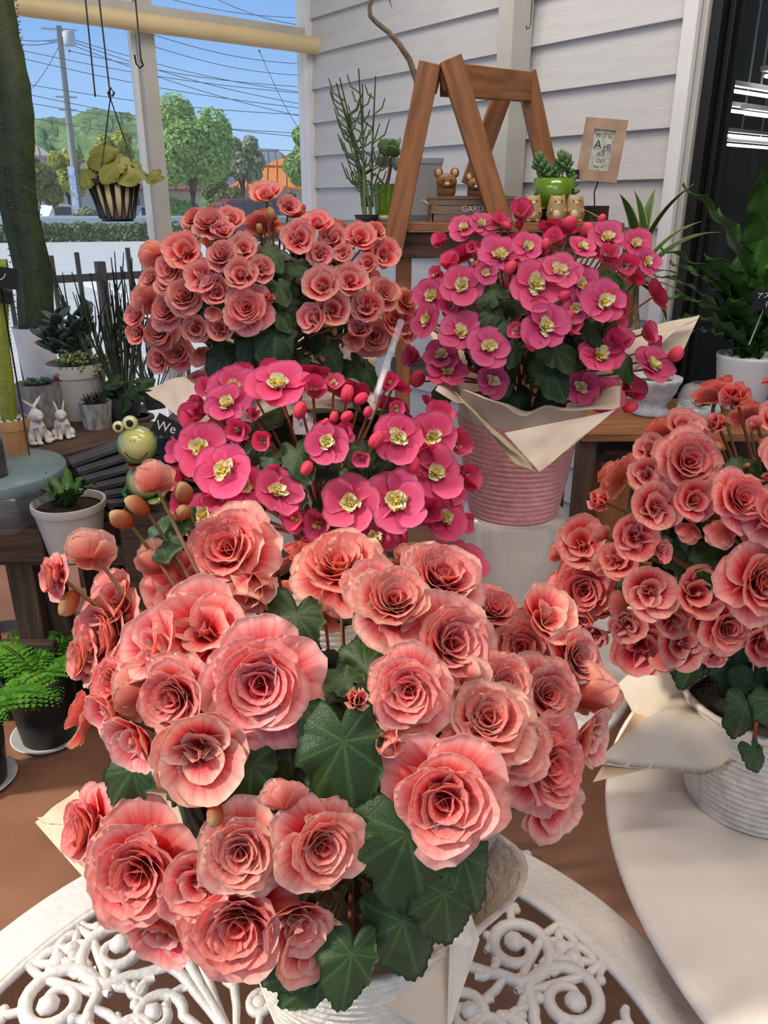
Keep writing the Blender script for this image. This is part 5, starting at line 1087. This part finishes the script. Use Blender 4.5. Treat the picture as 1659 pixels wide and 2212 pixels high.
def pig(label,px,Y):
    q=onshelf(px,Y); t=thing('pig_figurine',label,'figurine',q); s=pxr(56,q)
    put(MB().lathe([(0,0),(.24,0),(.36,.10),(.40,.32),(.36,.55),(.33,.70),(.30,.86),(.2,.94),(0,.96)],20,fn=lambda q,a:Vector((q.x,q.y*.85,q.z))),'body',M_tan,t,Matrix.Scale(s,4))
    for k in (-1,1): put(MB().lathe([(.07,0),(.05,.07),(0,.12)],8),'ear',M_tan,t,Matrix.Scale(s,4)@T((k*.21,0,.88))@Matrix.Rotation(k*.3,4,'Y')); put(MB().ball((k*.12,-.27,.76),.028,6,5),'eye',M_black,t,Matrix.Scale(s,4)); put(MB().ball((k*.26,-.26,.40),(.07,.08,.10),8,6),'arm',M_tan,t,Matrix.Scale(s,4)); put(MB().ball((k*.18,-.28,.05),(.09,.10,.06),8,6),'foot',M_tan,t,Matrix.Scale(s,4))
    put(MB().ball((0,-.28,.68),(.08,.05,.05),10,6),'snout',M_cream,t,Matrix.Scale(s,4)); put(MB().ball((-.05,-.27,.30),(.16,.09,.17),12,8),'belly_patch',M_cream,t,Matrix.Scale(s,4))
pig('tan ceramic animal half hidden by the top pink flower',1148,2.585); pig('tan ceramic animal in the middle of three',1201,2.57); pig('tan ceramic animal nearest the picture frame',1239,2.585)
# picture frame on a wire stand
q=onshelf(1276,2.68); t=thing('picture_frame','small pale wood frame of printed letters on a wire stand','frame',q); d=pxr(1,q); cz=at(1285,325,2.68).z-ZL
Mf=T((d*9,0,cz))@Matrix.Rotation(-.25,4,'Z')@Matrix.Rotation(.10,4,'Y')@Matrix.Rotation(PI/2-.05,4,'X'); M_palew=mat('pale_wood',S(190,160,134),.7,S(160,130,106),12,.2,40)
W_,H_,b_=d*86,d*120,d*21
for (x,y,w_,h_) in ((0,H_/2-b_/2,W_,b_),(0,-H_/2+b_/2,W_,b_),(-W_/2+b_/2,0,b_,H_-2*b_),(W_/2-b_/2,0,b_,H_-2*b_)): put(MB().box((x,y,0),(w_,h_,.014)),'frame_bar',M_palew,t,Mf,False)
pr_=put(MB().box((0,0,-.003),(W_-2*b_+.002,H_-2*b_+.002,.004)),'print',mat('print_paper',S(206,206,190),.6,S(160,164,150),60),t,Mf,False); M_ink=mat('ink',S(50,50,48),.7)
for (s_,x,y,z) in (('M O G',0,28,11),('A',-9,10,24),('gB',10,6,18),('fij k',1,-8,11),('DIY',3,-20,12),('abc st',0,-31,9)): text(s_,d*z,M_ink,pr_,T((d*x,d*y,-.0008)),depth=.0002)
put(MB().tube([(d*8,0,cz-H_/2),(d*2,0,cz*.42),(d*5,0,cz*.25),(0,0,0)],.0022,6),'wire_stand',M_bmetal,t); put(MB().lathe([(0,0),(d*16,0),(d*16,.004),(0,.004)],20),'base',M_bmetal,t)
put(MB().box((-d*47,-.012,cz-d*46),(d*24,.002,d*17)),'tag',M_chalk,t,None,False)
q=onshelf(1283,2.80); t=thing('wood_box','dark wooden box at the right end of the shelf','box',q); d=pxr(1,q); 
for k in range(2): put(MB().box((0,-.02,d*(8+15*k)),(d*52,.008,d*14)),'slat',M_dwood,t,None,False)
put(MB().box((0,0,d*15),(d*50,.03,d*29)),'box_body',M_dwood,t,None,False)
q=at(1143,60,2.98); t=thing('green_hook','green wire hook hanging beside the wall post','hook',q); put(MB().tube([(0.004,0,.35),(.004,0,.01),(0,0,.0)],.0025,6),'wire',mat('green_wire',S(70,110,60),.5),t); put(MB().tube([(0,0,0),(-.008,0,-.004),(-.010,0,.006)],.0025,6),'hook',MATS['green_wire'],t)
# ---- right side: dracaena, bird nest fern, urn, stool
YP=2.05; ZP=at(1330,905,YP).z
t=thing('display_bench','warm wood plank bench carrying the urn at right','bench',(0,0,0))
for k in range(3): beam('plank',(at(1232,905,YP).x,YP-.08+.13*k,ZP-.011),(at(1700,905,YP).x,YP-.08+.13*k,ZP-.011),.125,.022,M_wood,t)
for px in (1250,1690): 
    for yy in (YP-.1,YP+.2): x=at(px,905,YP).x; beam('leg',(x,yy,0),(x,yy,ZP-.022),.045,.045,M_dwood,t,up=(1,0,0))
q=atz(1345,950,.80); t=thing('wood_stool','orange pine stool with a knotty side panel below the bench','stool',(q.x,q.y-.12,0)); zt2=.80; 
M_pine=mat('pine',S(176,112,56),.55,S(146,88,40),9,.1,30,stretch=(6,6,.6))
for s in (-1,1): put(MB().box((s*.045,0,zt2/2),(.075,.03,zt2)),'side_board',M_pine,t,None,False)
put(MB().box((0,.10,zt2-.012),(.22,.24,.022)),'seat',M_dwood,t,None,False); put(MB().box((0,.20,zt2/2-.012),(.165,.03,zt2-.024)),'side_board',M_pine,t,None,False)
q=atz(1405,893,ZP); q=Vector((q.x,q.y,ZP)); t=thing('cement_urn','grey cement urn pot with fluted bowl of small plants','pot',q); d=pxr(1,q)
def flute(q_,a): k=1+.05*abs(math.sin(a*7))*(1 if d*14<q_.z<d*70 else 0); return Vector((q_.x*k,q_.y*k,q_.z))
M_cem=mat('cement',S(176,178,180),.8,S(206,208,208),30,.3,60)
put(MB().lathe([(0,0),(d*40,0),(d*44,d*5),(d*36,d*12),(d*26,d*18),(d*34,d*30),(d*45,d*48),(d*50,d*66),(d*56,d*72),(d*57,d*80),(d*50,d*80),(d*46,d*68),(0,d*66)],84,fn=flute),'urn',M_cem,t)
for k in range(4): succ_rosette(t,Vector((d*(-20+14*k),-d*10,d*70)),.02,G_mid,9,.4)
q=atz(1506,900,ZP); q=Vector((q.x,q.y,ZP)); t=thing('glass_terrarium','clear glass bowl with a cement dish behind the coral begonia','bowl',q); d=pxr(1,q)
put(MB().lathe([(d*30,d*2),(d*44,d*25),(d*46,d*45),(d*36,d*66),(d*20,d*74),(d*19,d*73),(d*34,d*65),(d*44,d*45),(d*42,d*25),(d*29,d*3)],36),'glass',M_glass,t); put(MB().lathe([(0,0),(d*44,0),(d*46,d*26),(d*42,d*26),(d*40,d*18),(0,d*16)],32),'dish',M_cem,t); succ_rosette(t,Vector((0,0,d*20)),.03,G_mid,10,.4)
put(MB().box((-d*8,-d*46,d*44),(d*26,.002,d*16)),'label',M_chalk,t,None,False)
q=atz(1565,910,ZP); q=Vector((q.x,YP-.06,ZP)); t=thing('iron_holder','black iron pot holder with round corner handles beside the ribbed pot','holder',q); d=pxr(1,q)
for s in (-1,1):
    put(MB().tube([(s*d*20-d*22,0,0),(s*d*20-d*22,0,d*44),(s*d*20-d*12,0,d*56),(s*d*20+d*14,0,d*56),(s*d*20+d*22,0,d*44),(s*d*20+d*22,0,0)],d*4,7),'loop',M_bmetal,t)
put(MB().tube([(-d*44,0,d*3),(d*44,0,d*3)],d*3,6),'base_bar',M_bmetal,t)
q=Vector((at(1598,880,YP+.12).x,YP+.12,ZP)); t=thing('bird_nest_fern','large bird nest fern with wavy fronds in a ribbed white pot','plant',q); d=pxr(1,q); h=at(1590,765,YP+.12).z-ZP; r1=d*63
pr2=[(0,0),(r1*.72,0)]+[(r1*(.74+.26*(k/16))*(1+.015*math.sin(k*PI)+(.018 if k%2 else 0)),h*k/16) for k in range(1,17)]+[(r1*.95,h),(r1*.9,h*.9),(0,h*.9)]
put(MB().lathe(pr2,44),'pot',M_potw,t)
for k in range(18): a=k*2.4; rr_=r1*.85*((k+1)/18)**.5; put(MB().ball((rr_*math.cos(a),rr_*math.sin(a),h*.93),(.012,.010,.008),7,5),'pebble',M_pebble,t)
rg=random.Random(31)
for k,(px,py,W) in enumerate(((1490,420,.075),(1650,385,.085),(1440,545,.07),(1425,600,.06),(1450,645,.065),(1475,690,.06),(1500,715,.06),(1560,470,.07),(1530,560,.07),(1700,520,.07),(1720,640,.07),(1610,560,.08),(1580,650,.06),(1690,430,.08),(1460,575,.06))):
    e=at(px,py,YP+.12-.10*math.sin(k*1.7))-Vector((q.x,q.y,q.z+h*.9)); hd=math.hypot(e.x,e.y); L=e.length*1.12; az=math.atan2(e.y,e.x)-PI/2; el=math.atan2(e.z,hd)
    ob('leaf',strap(L,W*1.7,(el+.55,el-.55),.07,6,nu=26,nv=7).mesh('leaf',G_nest),t,T((0,0,h*.9))@rotz(az),(rg.uniform(.75,1.1),)*3)
q3=at(1618,745,YP+.05); t=thing('price_card','black price card with white handwriting stuck in the bird nest fern','card',Vector((q3.x,q3.y,q3.z)))
zc2=at(1640,647,YP+.0).z-q3.z; Mc=T((.006,-.05,zc2))@Matrix.Rotation(PI/2,4,'X')@Matrix.Rotation(.05,4,'Z')
put(MB().box((.012,0,0),(.10,.050,.002)),'card',M_chalk,t,Mc,False); text('アスプレニ',.017,M_chalkw,t,Mc@T((.012,.010,.0015))); text('1650',.02,M_chalkw,t,Mc@T((.012,-.012,.0015))); put(MB().tube([(0,0,0),(.006,-.047,zc2)],.0016,5),'stake',mat('clear_stake',S(200,200,200),.2),t)
YD=2.35; q=Vector((at(1392,760,YD).x,YD,ZP)); t=thing('dracaena','variegated dracaena with pale edged leaves in a blue white pot','plant',q); d=pxr(1,q); h=at(1420,715,YD).z-ZP
put(MB().lathe([(0,0),(d*34,0),(d*48,h*.5),(d*52,h),(d*48,h),(d*44,h*.9),(0,h*.9)],32),'pot',mat('pale_blue_pot',S(196,206,214),.3),t)
crown=at(1375,610,YD)-q; put(MB().tube([(-d*16,0,h*.85),crown*.6+Vector((-d*8,0,h*.3)),crown],[d*6,d*5,d*5],7),'cane',M_trunk,t)
for k,(px,py) in enumerate(((1345,425),(1375,420),(1412,415),(1485,405),(1505,480),(1545,500),(1440,690),(1330,700),(1270,455),(1300,480),(1420,630),(1390,500),(1480,640),(1350,560),(1460,590),(1310,620))):
    e=at(px,py,YD-.08*math.cos(k*2))-q-crown; hd=math.hypot(e.x,e.y); L=e.length*1.10; az=math.atan2(e.y,e.x)-PI/2; el=math.atan2(e.z,hd)
    ob('leaf',strap(L,.040,(el+.5,el-.5),0,nv=7,edge=.9).mesh('leaf',G_drac),t,T(crown)@rotz(az))
# clear plastic stake and printed care card among the flowers
a,b=atd(868,690,1.02),atd(795,905,1.0); t=thing('label_stake','clear plastic label stake between salmon and pink flowers','stake',b)
o=beam('strip',b,a,.009,.003,mat('acrylic',S(235,240,245),.05,alpha=.16,spec=.9),t,up=(0,1,0)); 
q=atd(655,915,1.08); t=thing('care_card','small white printed care card inside the magenta begonia','card',q); Mc=Matrix.Rotation(PI/2-.3,4,'X')
put(MB().box((0,0,0),(.028,.03,.0008)),'card',M_chalkw,t,Mc,False); text('水やり\n注意',.006,M_ink,t,Mc@T((0,.002,.0006)),depth=.0001); put(MB().tube([(0,.002,-.012),(0,.01,-.10)],.001,4),'stake',M_chalkw,t)
q=atd(820,915,1.2); t=thing('green_pot','dark green pot corner showing between the magenta and pink plants','pot',(q.x,q.y,TB1)); h=q.z+.03-TB1
pot(t,.03,.04,h,mat('deep_green_pot',S(30,84,70),.4))
# ================================================================== the street
ZG=-.12
M_road=mat('asphalt',S(190,192,188),.9,S(202,203,198),3,.2,60); M_pave=mat('pavement',S(176,176,174),.8,S(160,160,158),4,.2,40)
tag(put(MB().add([(-120,-40,ZG-.02),(140,-40,ZG-.02),(140,160,ZG-.02),(-120,160,ZG-.02)],[(0,1,2,3)]),'ground_road',M_road,smooth=False),'pale asphalt street beyond the window','road',kind='structure')
def out(px,py,D): # a point at ground distance D
    r=ray(px,py); k=D/math.hypot(r.x,r.y); return CAM+r*k
def flat(name,label,pts,m,cat): return tag(put(MB().add([(p.x,p.y,ZG-.005) for p in pts]+[(p.x,p.y,ZG-.02) for p in pts],[(0,1,2,3),(7,6,5,4),(0,4,5,1),(1,5,6,2),(2,6,7,3),(3,7,4,0)]),name,m,smooth=False),label,cat,kind='structure')
M_line=mat('road_line',S(236,236,232),.8)
flat('road_marking','white road line across the street',[atz(-60,516,ZG),atz(-60,508,ZG),atz(130,513,ZG),atz(128,518,ZG)],M_line,'road marking')
flat('road_marking','white parking line beyond the fence',[atz(170,610,ZG),atz(185,603,ZG),atz(300,640,ZG),atz(292,655,ZG)],M_line,'road marking')
# black fence outside the window
t=grp('fence','black metal fence with upright posts outside the window','fence',kind='thing'); AF=-.75
zr1=onw(220,598,'w',AF)[1]; zlow=.25
for px,py,w_ in ((110,552,.022),(165,545,.022),(215,565,.05),(275,535,.022),(330,530,.022),(385,560,.022),(60,560,.022),(10,560,.022)):
    b_,z_=onw(px,py,'w',AF); rbox('fence_post',AF-w_/2,AF+w_/2,b_-w_/2,b_+w_/2,ZG-.02,z_,M_bmetal,t,.002)
rbox('fence_rail',AF-.012,AF+.012,-.3,2.6,zr1-.02,zr1+.02,M_bmetal,t); rbox('fence_rail',AF-.012,AF+.012,-.3,2.6,zlow,zlow+.04,M_bmetal,t)
DW=42.0
def wallrun(name,label,px0,px1,py0,py1,D,th,m,cat,kind=None,lumpy=0):
    a,b=out(px0,(py0+py1)/2,D),out(px1,(py0+py1)/2,D); z1=out((px0+px1)/2,py0,D).z; z0=out((px0+px1)/2,py1,D).z
    return a,b,z0,z1
a,b,z0,z1=wallrun('','',-40,1000,470,487,DW,.3,None,'')
t=thing('low_wall','low white wall along the far side of the street','wall',(0,0,0)); 
beam('wall_body',(a.x,a.y,(ZG+z1)/2),(b.x,b.y,(ZG+z1)/2),.3,z1-ZG,M_white,t,bev=0); beam('wall_cap',(a.x,a.y-.02,z1+.05),(b.x,b.y-.02,z1+.05),.42,.1,M_white,t,bev=0)
def leafcloud(blobs,n,size,seed,flatz=1):
    rg=random.Random(seed); V=[];Fc=[];Cc=[]; tot=sum(b[3]**2 for b in blobs)
    for (x,y,z,r) in blobs:
        for k in range(int(2.2*n*r*r/tot)):
            u=rg.uniform(-1,1); a=rg.random()*6.283; s=math.sqrt(1-u*u); rr_=r*(.72+.30*rg.random()); d=Vector((s*math.cos(a),s*math.sin(a),u)); p=Vector((x,y,z))+Vector((d.x,d.y,d.z*flatz))*rr_
            nrm=(d+Vector((rg.uniform(-.6,.6),rg.uniform(-.6,.6),rg.uniform(-.2,.8)))).normalized(); M=frame(nrm,rg.random()*6); sz=size*rg.uniform(.6,1.3); k0=len(V); sh=rg.random()
            for q in ((-.5,-.5,0),(.55,-.3,.12),(.5,.55,0),(-.3,.5,.15)): V.append(p+M@(Vector(q)*sz)); Cc.append((sh,0,0))
            Fc.append((k0,k0+1,k0+2,k0+3))
    B=MB().add(V,Fc); B.c=Cc; return B
def tree(label,px,py_base,px_w,py_top,D,cols,seed,nb=12,trunk=True,shape=1.0,n=3500):
    base=out(px,py_base,D); base.z=ZG; rg=random.Random(seed); sc_=D/F; wdt=px_w*sc_/2; ztop=out(px,py_top,D).z-ZG
    t=thing('street_tree' if trunk else 'street_shrub',label,'tree' if trunk else 'shrub',base); m=leaf_mat('tree_leaf_%d'%seed,cols[0],cols[1],cols[2],.7,.3)
    cz=ztop*(.62 if trunk else .5); hz=ztop-cz if trunk else ztop*.5; bl_=[(0,0,cz,min(wdt,hz)*.62)]
    for k in range(nb):
        a=k*2.4; e=rg.uniform(-.6,1.0); bl_.append((math.cos(a)*wdt*.66*math.cos(e),math.sin(a)*wdt*.5*math.cos(e),cz+hz*.72*math.sin(e)*shape,min(wdt,hz)*rg.uniform(.30,.46)))
    o=put(leafcloud(bl_,n,max(.10,sc_*5.5),seed),'crown',m,t,smooth=False); tag(o,kind='stuff')
    if not trunk: put(MB().tube([(0,0,0),(.03,0,cz)],[.05,.03],6),'trunk',mat('bark',S(58,50,44),.9),t)
    if trunk:
        B=MB(); B.tube([(0,0,0),(.05,0,cz*.35),(0,0,cz*.9)],[.02*ztop,.016*ztop,.008*ztop],7); put(B,'trunk',mat('bark',S(58,50,44),.9),t)
        for k in range(6):
            b_=bl_[1+k]; put(MB().tube([(0,0,cz*(.35+.06*k)),(b_[0]*.5,b_[1]*.5,(cz*.5+b_[2]*.5)),(b_[0],b_[1],b_[2])],[.009*ztop,.006*ztop,.002*ztop],5),'branch',MATS['bark'],t)
    return t
g1=(S(100,140,66),S(150,190,96),S(180,212,130)); g2=(S(78,98,52),S(120,134,72),S(146,156,90)); g3=(S(136,150,56),S(184,190,78),S(206,206,100)); g4=(S(120,136,96),S(150,164,120),S(170,180,140))
tree('large round fresh green tree in the middle of the street view',418,462,180,196,44,g1,101,20,n=7000)
tree('dark clipped tree in front of the house at the left of the pole',82,470,100,325,43,g2,102,10,n=3000)
tree('yellow green bushy tree right of the utility pole',262,470,95,262,47,g3,103,12,n=3500)
tree('small yellow tree behind the utility pole',150,440,80,310,52,g3,104,9,n=2000)
tree('thin pale tree to the right of the large tree',525,430,90,270,60,g4,105,9,n=1800)
tree('pale green tree cut by the right window frame',668,470,90,228,46,g1,106,10,n=3000)
tree('olive green round shrub under the orange roof',483,455,90,378,50,g2,107,8,False,n=2200)
tree('grey bare round shrub by the orange roof house',638,452,52,400,50,(S(120,112,110),S(140,134,134),S(150,146,146)),108,6,False,n=1200)
tree('low green bush behind the car park wall',395,465,75,415,48,g1,109,6,False,n=1500)
tree('low weedy bush at the foot of the utility pole',205,472,110,440,44,g4,110,6,False,n=1500)
a,b=out(-60,495,39.9),out(700,495,39.9); zh=out(300,484,39.9).z; t=thing('hedge','low clipped green hedge along the foot of the white wall','hedge',(a.x,a.y,ZG))
bl_=[]; nb_=int((b-a).length/.28); rg=random.Random(77)
for k in range(nb_):
    p=a.lerp(b,k/nb_)-a
    for zz in (.22,(zh-ZG)*.75): bl_.append((p.x,p.y+rg.uniform(-.1,.1),zz,.26*rg.uniform(.85,1.2)))
tag(put(leafcloud(bl_,5000,.11,78),'foliage',leaf_mat('hedge_leaf',S(56,84,46),S(92,124,66),S(120,150,90),.7,.2),t,smooth=False),kind='stuff')
for k in range(0,nb_,6):
    p=a.lerp(b,k/nb_)-a; put(MB().tube([(p.x,p.y,0),(p.x,p.y,.5)],.03,5),'hedge_stem',mat('bark',S(58,50,44),.9),t)
# hill
def ridge(px): return 250+.0002*(px-120)**2+10*math.sin(px*.02)+5*math.sin(px*.055)
B=MB(); V=[]; nx=90; ny=10; rg=random.Random(2)
for i in range(nx+1):
    px=-140+i*10
    for j in range(ny+1):
        D=190+j*8; u=j/ny; py=(ridge(px) if px<330 else ridge(330)+(px-330)*.45); p=out(px,py,D); zt3=p.z; p.z=ZG+(zt3-ZG)*math.sin(u*PI/2)+rg.uniform(-1.2,1.2)*(u>.1); V.append(p)
B.add(V,[(i*(ny+1)+j,(i+1)*(ny+1)+j,(i+1)*(ny+1)+j+1,i*(ny+1)+j+1) for i in range(nx) for j in range(ny)])
tag(put(B,'ground_hill',mat('hill_green',S(64,100,60),.95,S(120,150,90),.25,.0,1,detail=6)),'wooded green hill behind the houses','hill',kind='structure')
# houses
def house(label,px0,px1,py_eave,py_ridge,D,wall,roof,depth=7,hip=.25,wins=(),py_base=470,extra=0):
    a,b=out(px0,440,D),out(px1,440,D); a.z=b.z=ZG; x=(b-a); W=x.length; x.normalize(); y=Vector((-x.y,x.x,0)); 
    t=thing('house',label,'house',a); Mx=Matrix(((x.x,y.x,0,0),(x.y,y.y,0,0),(0,0,1,0),(0,0,0,1))); ze=out((px0+px1)/2,py_eave,D).z-ZG; zr_=out((px0+px1)/2,py_ridge,D+depth/2).z-ZG
    put(MB().box((W/2,depth/2,ze/2),(W*.92,depth*.9,ze)),'house_wall',wall,t,Mx,False)
    e=.35; V=[(-e,-e,ze),(W+e,-e,ze),(W+e,depth+e,ze),(-e,depth+e,ze),(W*hip,depth/2,zr_),(W*(1-hip),depth/2,zr_),(-e,-e,ze-.15),(W+e,-e,ze-.15),(W+e,depth+e,ze-.15),(-e,depth+e,ze-.15)]
    put(MB().add(V,[(0,1,5,4),(1,2,5),(2,3,4,5),(3,0,4),(6,9,8,7),(0,6,7,1),(1,7,8,2),(2,8,9,3),(3,9,6,0)]),'roof',roof,t,Mx,False)
    for k in range(int(W/.7)):   # tile rolls on the roof slope
        xx=.3+k*.7; u=min(1,max(0,xx/(W*hip) if xx<W*hip else ((W-xx)/(W*hip) if xx>W*(1-hip) else 1)))
        put(MB().tube([(xx,-e,ze+.04),(xx,-e+(depth/2+e)*u,ze+(zr_-ze)*u+.04)],.05,5),'roof_roll',roof,t,Mx) if k<40 else None
    put(MB().tube([(W*hip,depth/2,zr_+.05),(W*(1-hip),depth/2,zr_+.05)],.14,6),'ridge_tile',roof,t,Mx)
    for (u,v,w_,h_) in wins:
        f=put(MB().box((W*u,depth*.05-.03,ze*v),(w_,.06,h_)),'window',mat('far_frame',S(90,90,92),.5),t,Mx,False); put(MB().box((W*u,depth*.05-.07,ze*v),(w_*.85,.02,h_*.82)),'pane',mat('far_glass',S(70,78,86),.15),f,None,False)
    return t
M_tan_w=mat('wall_beige',S(196,184,164),.9); M_grey_w=mat('wall_grey',S(176,176,178),.9); M_or=mat('roof_orange',S(226,140,60),.8,S(210,124,50),2); M_rg=mat('roof_grey',S(132,136,146),.8,S(112,116,126),2); M_rr=mat('roof_red',S(150,88,90),.8,S(132,74,78),2); M_rb=mat('roof_beige',S(170,160,150),.8)
house('house with a bright orange tiled roof behind the van',505,760,405,362,62,M_tan_w,M_or,9,.22,((.2,.5,1.6,1.2),(.4,.5,1.6,1.2)))
house('upper storey with orange roof behind the orange roofed house',575,760,360,342,74,mat('wall_dark',S(110,92,84),.9),M_or,6,.2)
house('grey roofed two storey house behind the large tree',440,640,352,326,86,M_grey_w,M_rg,8,.15,((.45,.8,1.8,1.2),(.2,.8,1.4,1.2)))
house('low house with a dull red roof beside the mullion',300,440,408,380,58,M_tan_w,M_rr,7,.12,((.6,.5,1.8,1.1),))
house('grey gabled shed left of the hanging basket',135,235,385,350,56,M_grey_w,mat('shed_roof',S(120,122,126),.8),7,.02)
house('house with a curved beige roof at the left',-80,118,335,297,72,M_grey_w,M_rb,8,.2,((.6,.7,1.8,1.2),))
house('white shop building behind the yellow tree',205,345,395,385,66,mat('wall_white',S(210,212,216),.9),M_rg,8,.1,((.5,.5,1.8,1.2),))
# utility pole with transformer
bpole=out(170,467,46); bpole.z=ZG; tp=out(127,56,46); t=thing('utility_pole','grey concrete utility pole with a transformer and blue banner','pole',bpole); top=tp-bpole
put(MB().tube([(0,0,0),top],[.19,.12],10),'pole',mat('concrete',S(150,150,148),.85),t)
put(MB().lathe([(0,0),(.26,0),(.28,.1),(.28,.55),(.2,.62),(0,.62)],16),'transformer',mat('pole_grey',S(190,194,198),.6),t,T(top*.965+Vector((.42,0,-.5))))
for f,L in ((.985,1.6),(.93,1.2),(.68,1.0),(.62,.8)): put(MB().box((0,0,0),(L,.08,.08)),'cross_arm',MATS['pole_grey'],t,T(top*f)@rotz(.3),False)
put(MB().box((0,0,0),(.5,.12,.25)),'bracket_box',MATS['pole_grey'],t,T(top*.955+Vector((.2,0,.1))),False)
put(MB().box((0,-.22,2.3),(.34,.02,2.0)),'banner',mat('blue_banner',S(150,176,214),.6,S(220,226,236),6),t,None,False)
M_cab=mat('cable',S(86,96,116),.6)
ORD='first second third fourth fifth sixth seventh eighth ninth tenth eleventh twelfth thirteenth fourteenth fifteenth sixteenth seventeenth eighteenth'.split(); WN=[0]
def wire(x0,y0,x1,y1,D0=46,D1=46,sag=.3):
    a,b=out(x0,y0,D0),out(x1,y1,D1); t=thing('overhead_wire',('overhead wire left of the utility pole, %s from the top'%ORD[WN[0]] if x1<140 else 'overhead wire crossing both panes, %s from the top'%ORD[WN[0]-2] if x0<0 else 'overhead wire leaving the pole rightwards, %s from the top'%ORD[WN[0]-8] if x0<200 else 'overhead wire in the right pane, %s of its set'%ORD[WN[0]-12]) if WN[0]<16 else ('slanting stay wire left of the utility pole','steep thin wire near the window corner')[WN[0]-16],'wire',a,'overhead wires'); WN[0]+=1
    pts=[(a.lerp(b,i/10)-Vector((0,0,sag*math.sin(PI*i/10))))-a for i in range(11)]
    put(MB().tube(pts,.016,4),'cable',M_cab,t); put(MB().ball(pts[0],.06,6,4),'wire_clamp',M_cab,t)
for w_ in ((-40,55,128,85),(-40,70,128,90),(-40,90,690,205),(-40,105,690,238),(-40,165,690,250),(-40,182,690,300),(-40,205,690,290),(-40,235,690,330),(140,80,690,205),(140,85,690,232),(150,95,690,260),(150,110,690,190),(330,100,690,165),(330,75,690,140),(430,-20,690,60),(300,-20,690,40),(30,225,130,95),(560,110,660,300)):
    wire(*w_)
# cars
def car(label,px0,px1,py_bot,D,col,prof,wz,face,H_):
    a,b=out(px0,py_bot,D),out(px1,py_bot,D); c=(a+b)/2; L=(b-a).length; base=Vector((c.x,c.y,ZG)); t=thing('car',label,'car',base); ang=math.atan2((b-a).y,(b-a).x)+face; s=L/math.cos(face)/1.0 if abs(face)<.9 else L
    Wd=1.7; M=rotz(ang); paint=mat('car_'+label.split()[0],col,.25,coat=.6); B=MB(); n=len(prof); V=[]
    for sgn,ins in ((-1,0),(1,0)):
        for x,z in prof: V.append(((x-.5)*s,sgn*Wd/2*(1 if z<.58 else .86),z*H_))
    Fc=[(i,(i+1)%n,n+(i+1)%n,n+i) for i in range(n)]+[tuple(reversed(range(n))),tuple(range(n,2*n))]
    o=put(B.add(V,Fc),'body',paint,t,M,False); bevel(o,.06,2)
    gl=mat('car_glass',S(46,52,60),.08)
    for (x0,x1,z0_,z1_) in wz:
        for sgn in (-1,1): put(MB().box(((x0+x1)/2*s-.5*s,sgn*(Wd/2*.90),(z0_+z1_)/2*H_),((x1-x0)*s,.10,(z1_-z0_)*H_)),'side_window',gl,t,M,False)
    for x in (.18,.80):
        for sgn in (-1,1):
            wh=put(MB().lathe([(0,-.1),(.31,-.1),(.33,-.05),(.33,.05),(.31,.1),(0,.1)],20),'wheel',M_black,t,M@T(((x-.5)*s,sgn*Wd/2*.92,.33))@Matrix.Rotation(PI/2,4,'X')); put(MB().lathe([(0,-.115),(.18,-.115),(.2,-.1),(.2,.1),(.18,.115),(0,.115)],16),'hubcap',mat('hub',S(170,170,174),.3,metal=.7),wh)
    return t,M,s,Wd
VAN=[(0,.18),(.0,.46),(.10,.56),(.20,.92),(.28,1),(.9,1),(.985,.9),(1,.5),(1,.18)]
t,M,s,Wd=car('maroon minivan parked across the street behind the begonia',452,580,489,38,S(120,50,66),VAN,((.27,.48,.60,.9),(.50,.72,.60,.9),(.74,.94,.60,.9)),.35,1.75)
put(MB().box((-.5*s+.16*s,0,.76*1.75),(.02,1.4,.5)),'windscreen',mat('car_glass',S(46,52,60),.08),t,M@T((0,0,0)),False)
SED=[(0,.2),(0,.5),(.16,.62),(.32,.98),(.42,1),(.86,1),(.98,.66),(1,.2)]
car('white compact car parked by the shed at the left',78,152,463,50,S(226,228,230),SED,((.34,.56,.64,.92),(.58,.82,.64,.92)),.5,1.5)
car('silver car behind the hanging basket',283,330,470,52,S(176,190,204),SED,((.34,.56,.64,.92),(.58,.82,.64,.92)),.3,1.45)
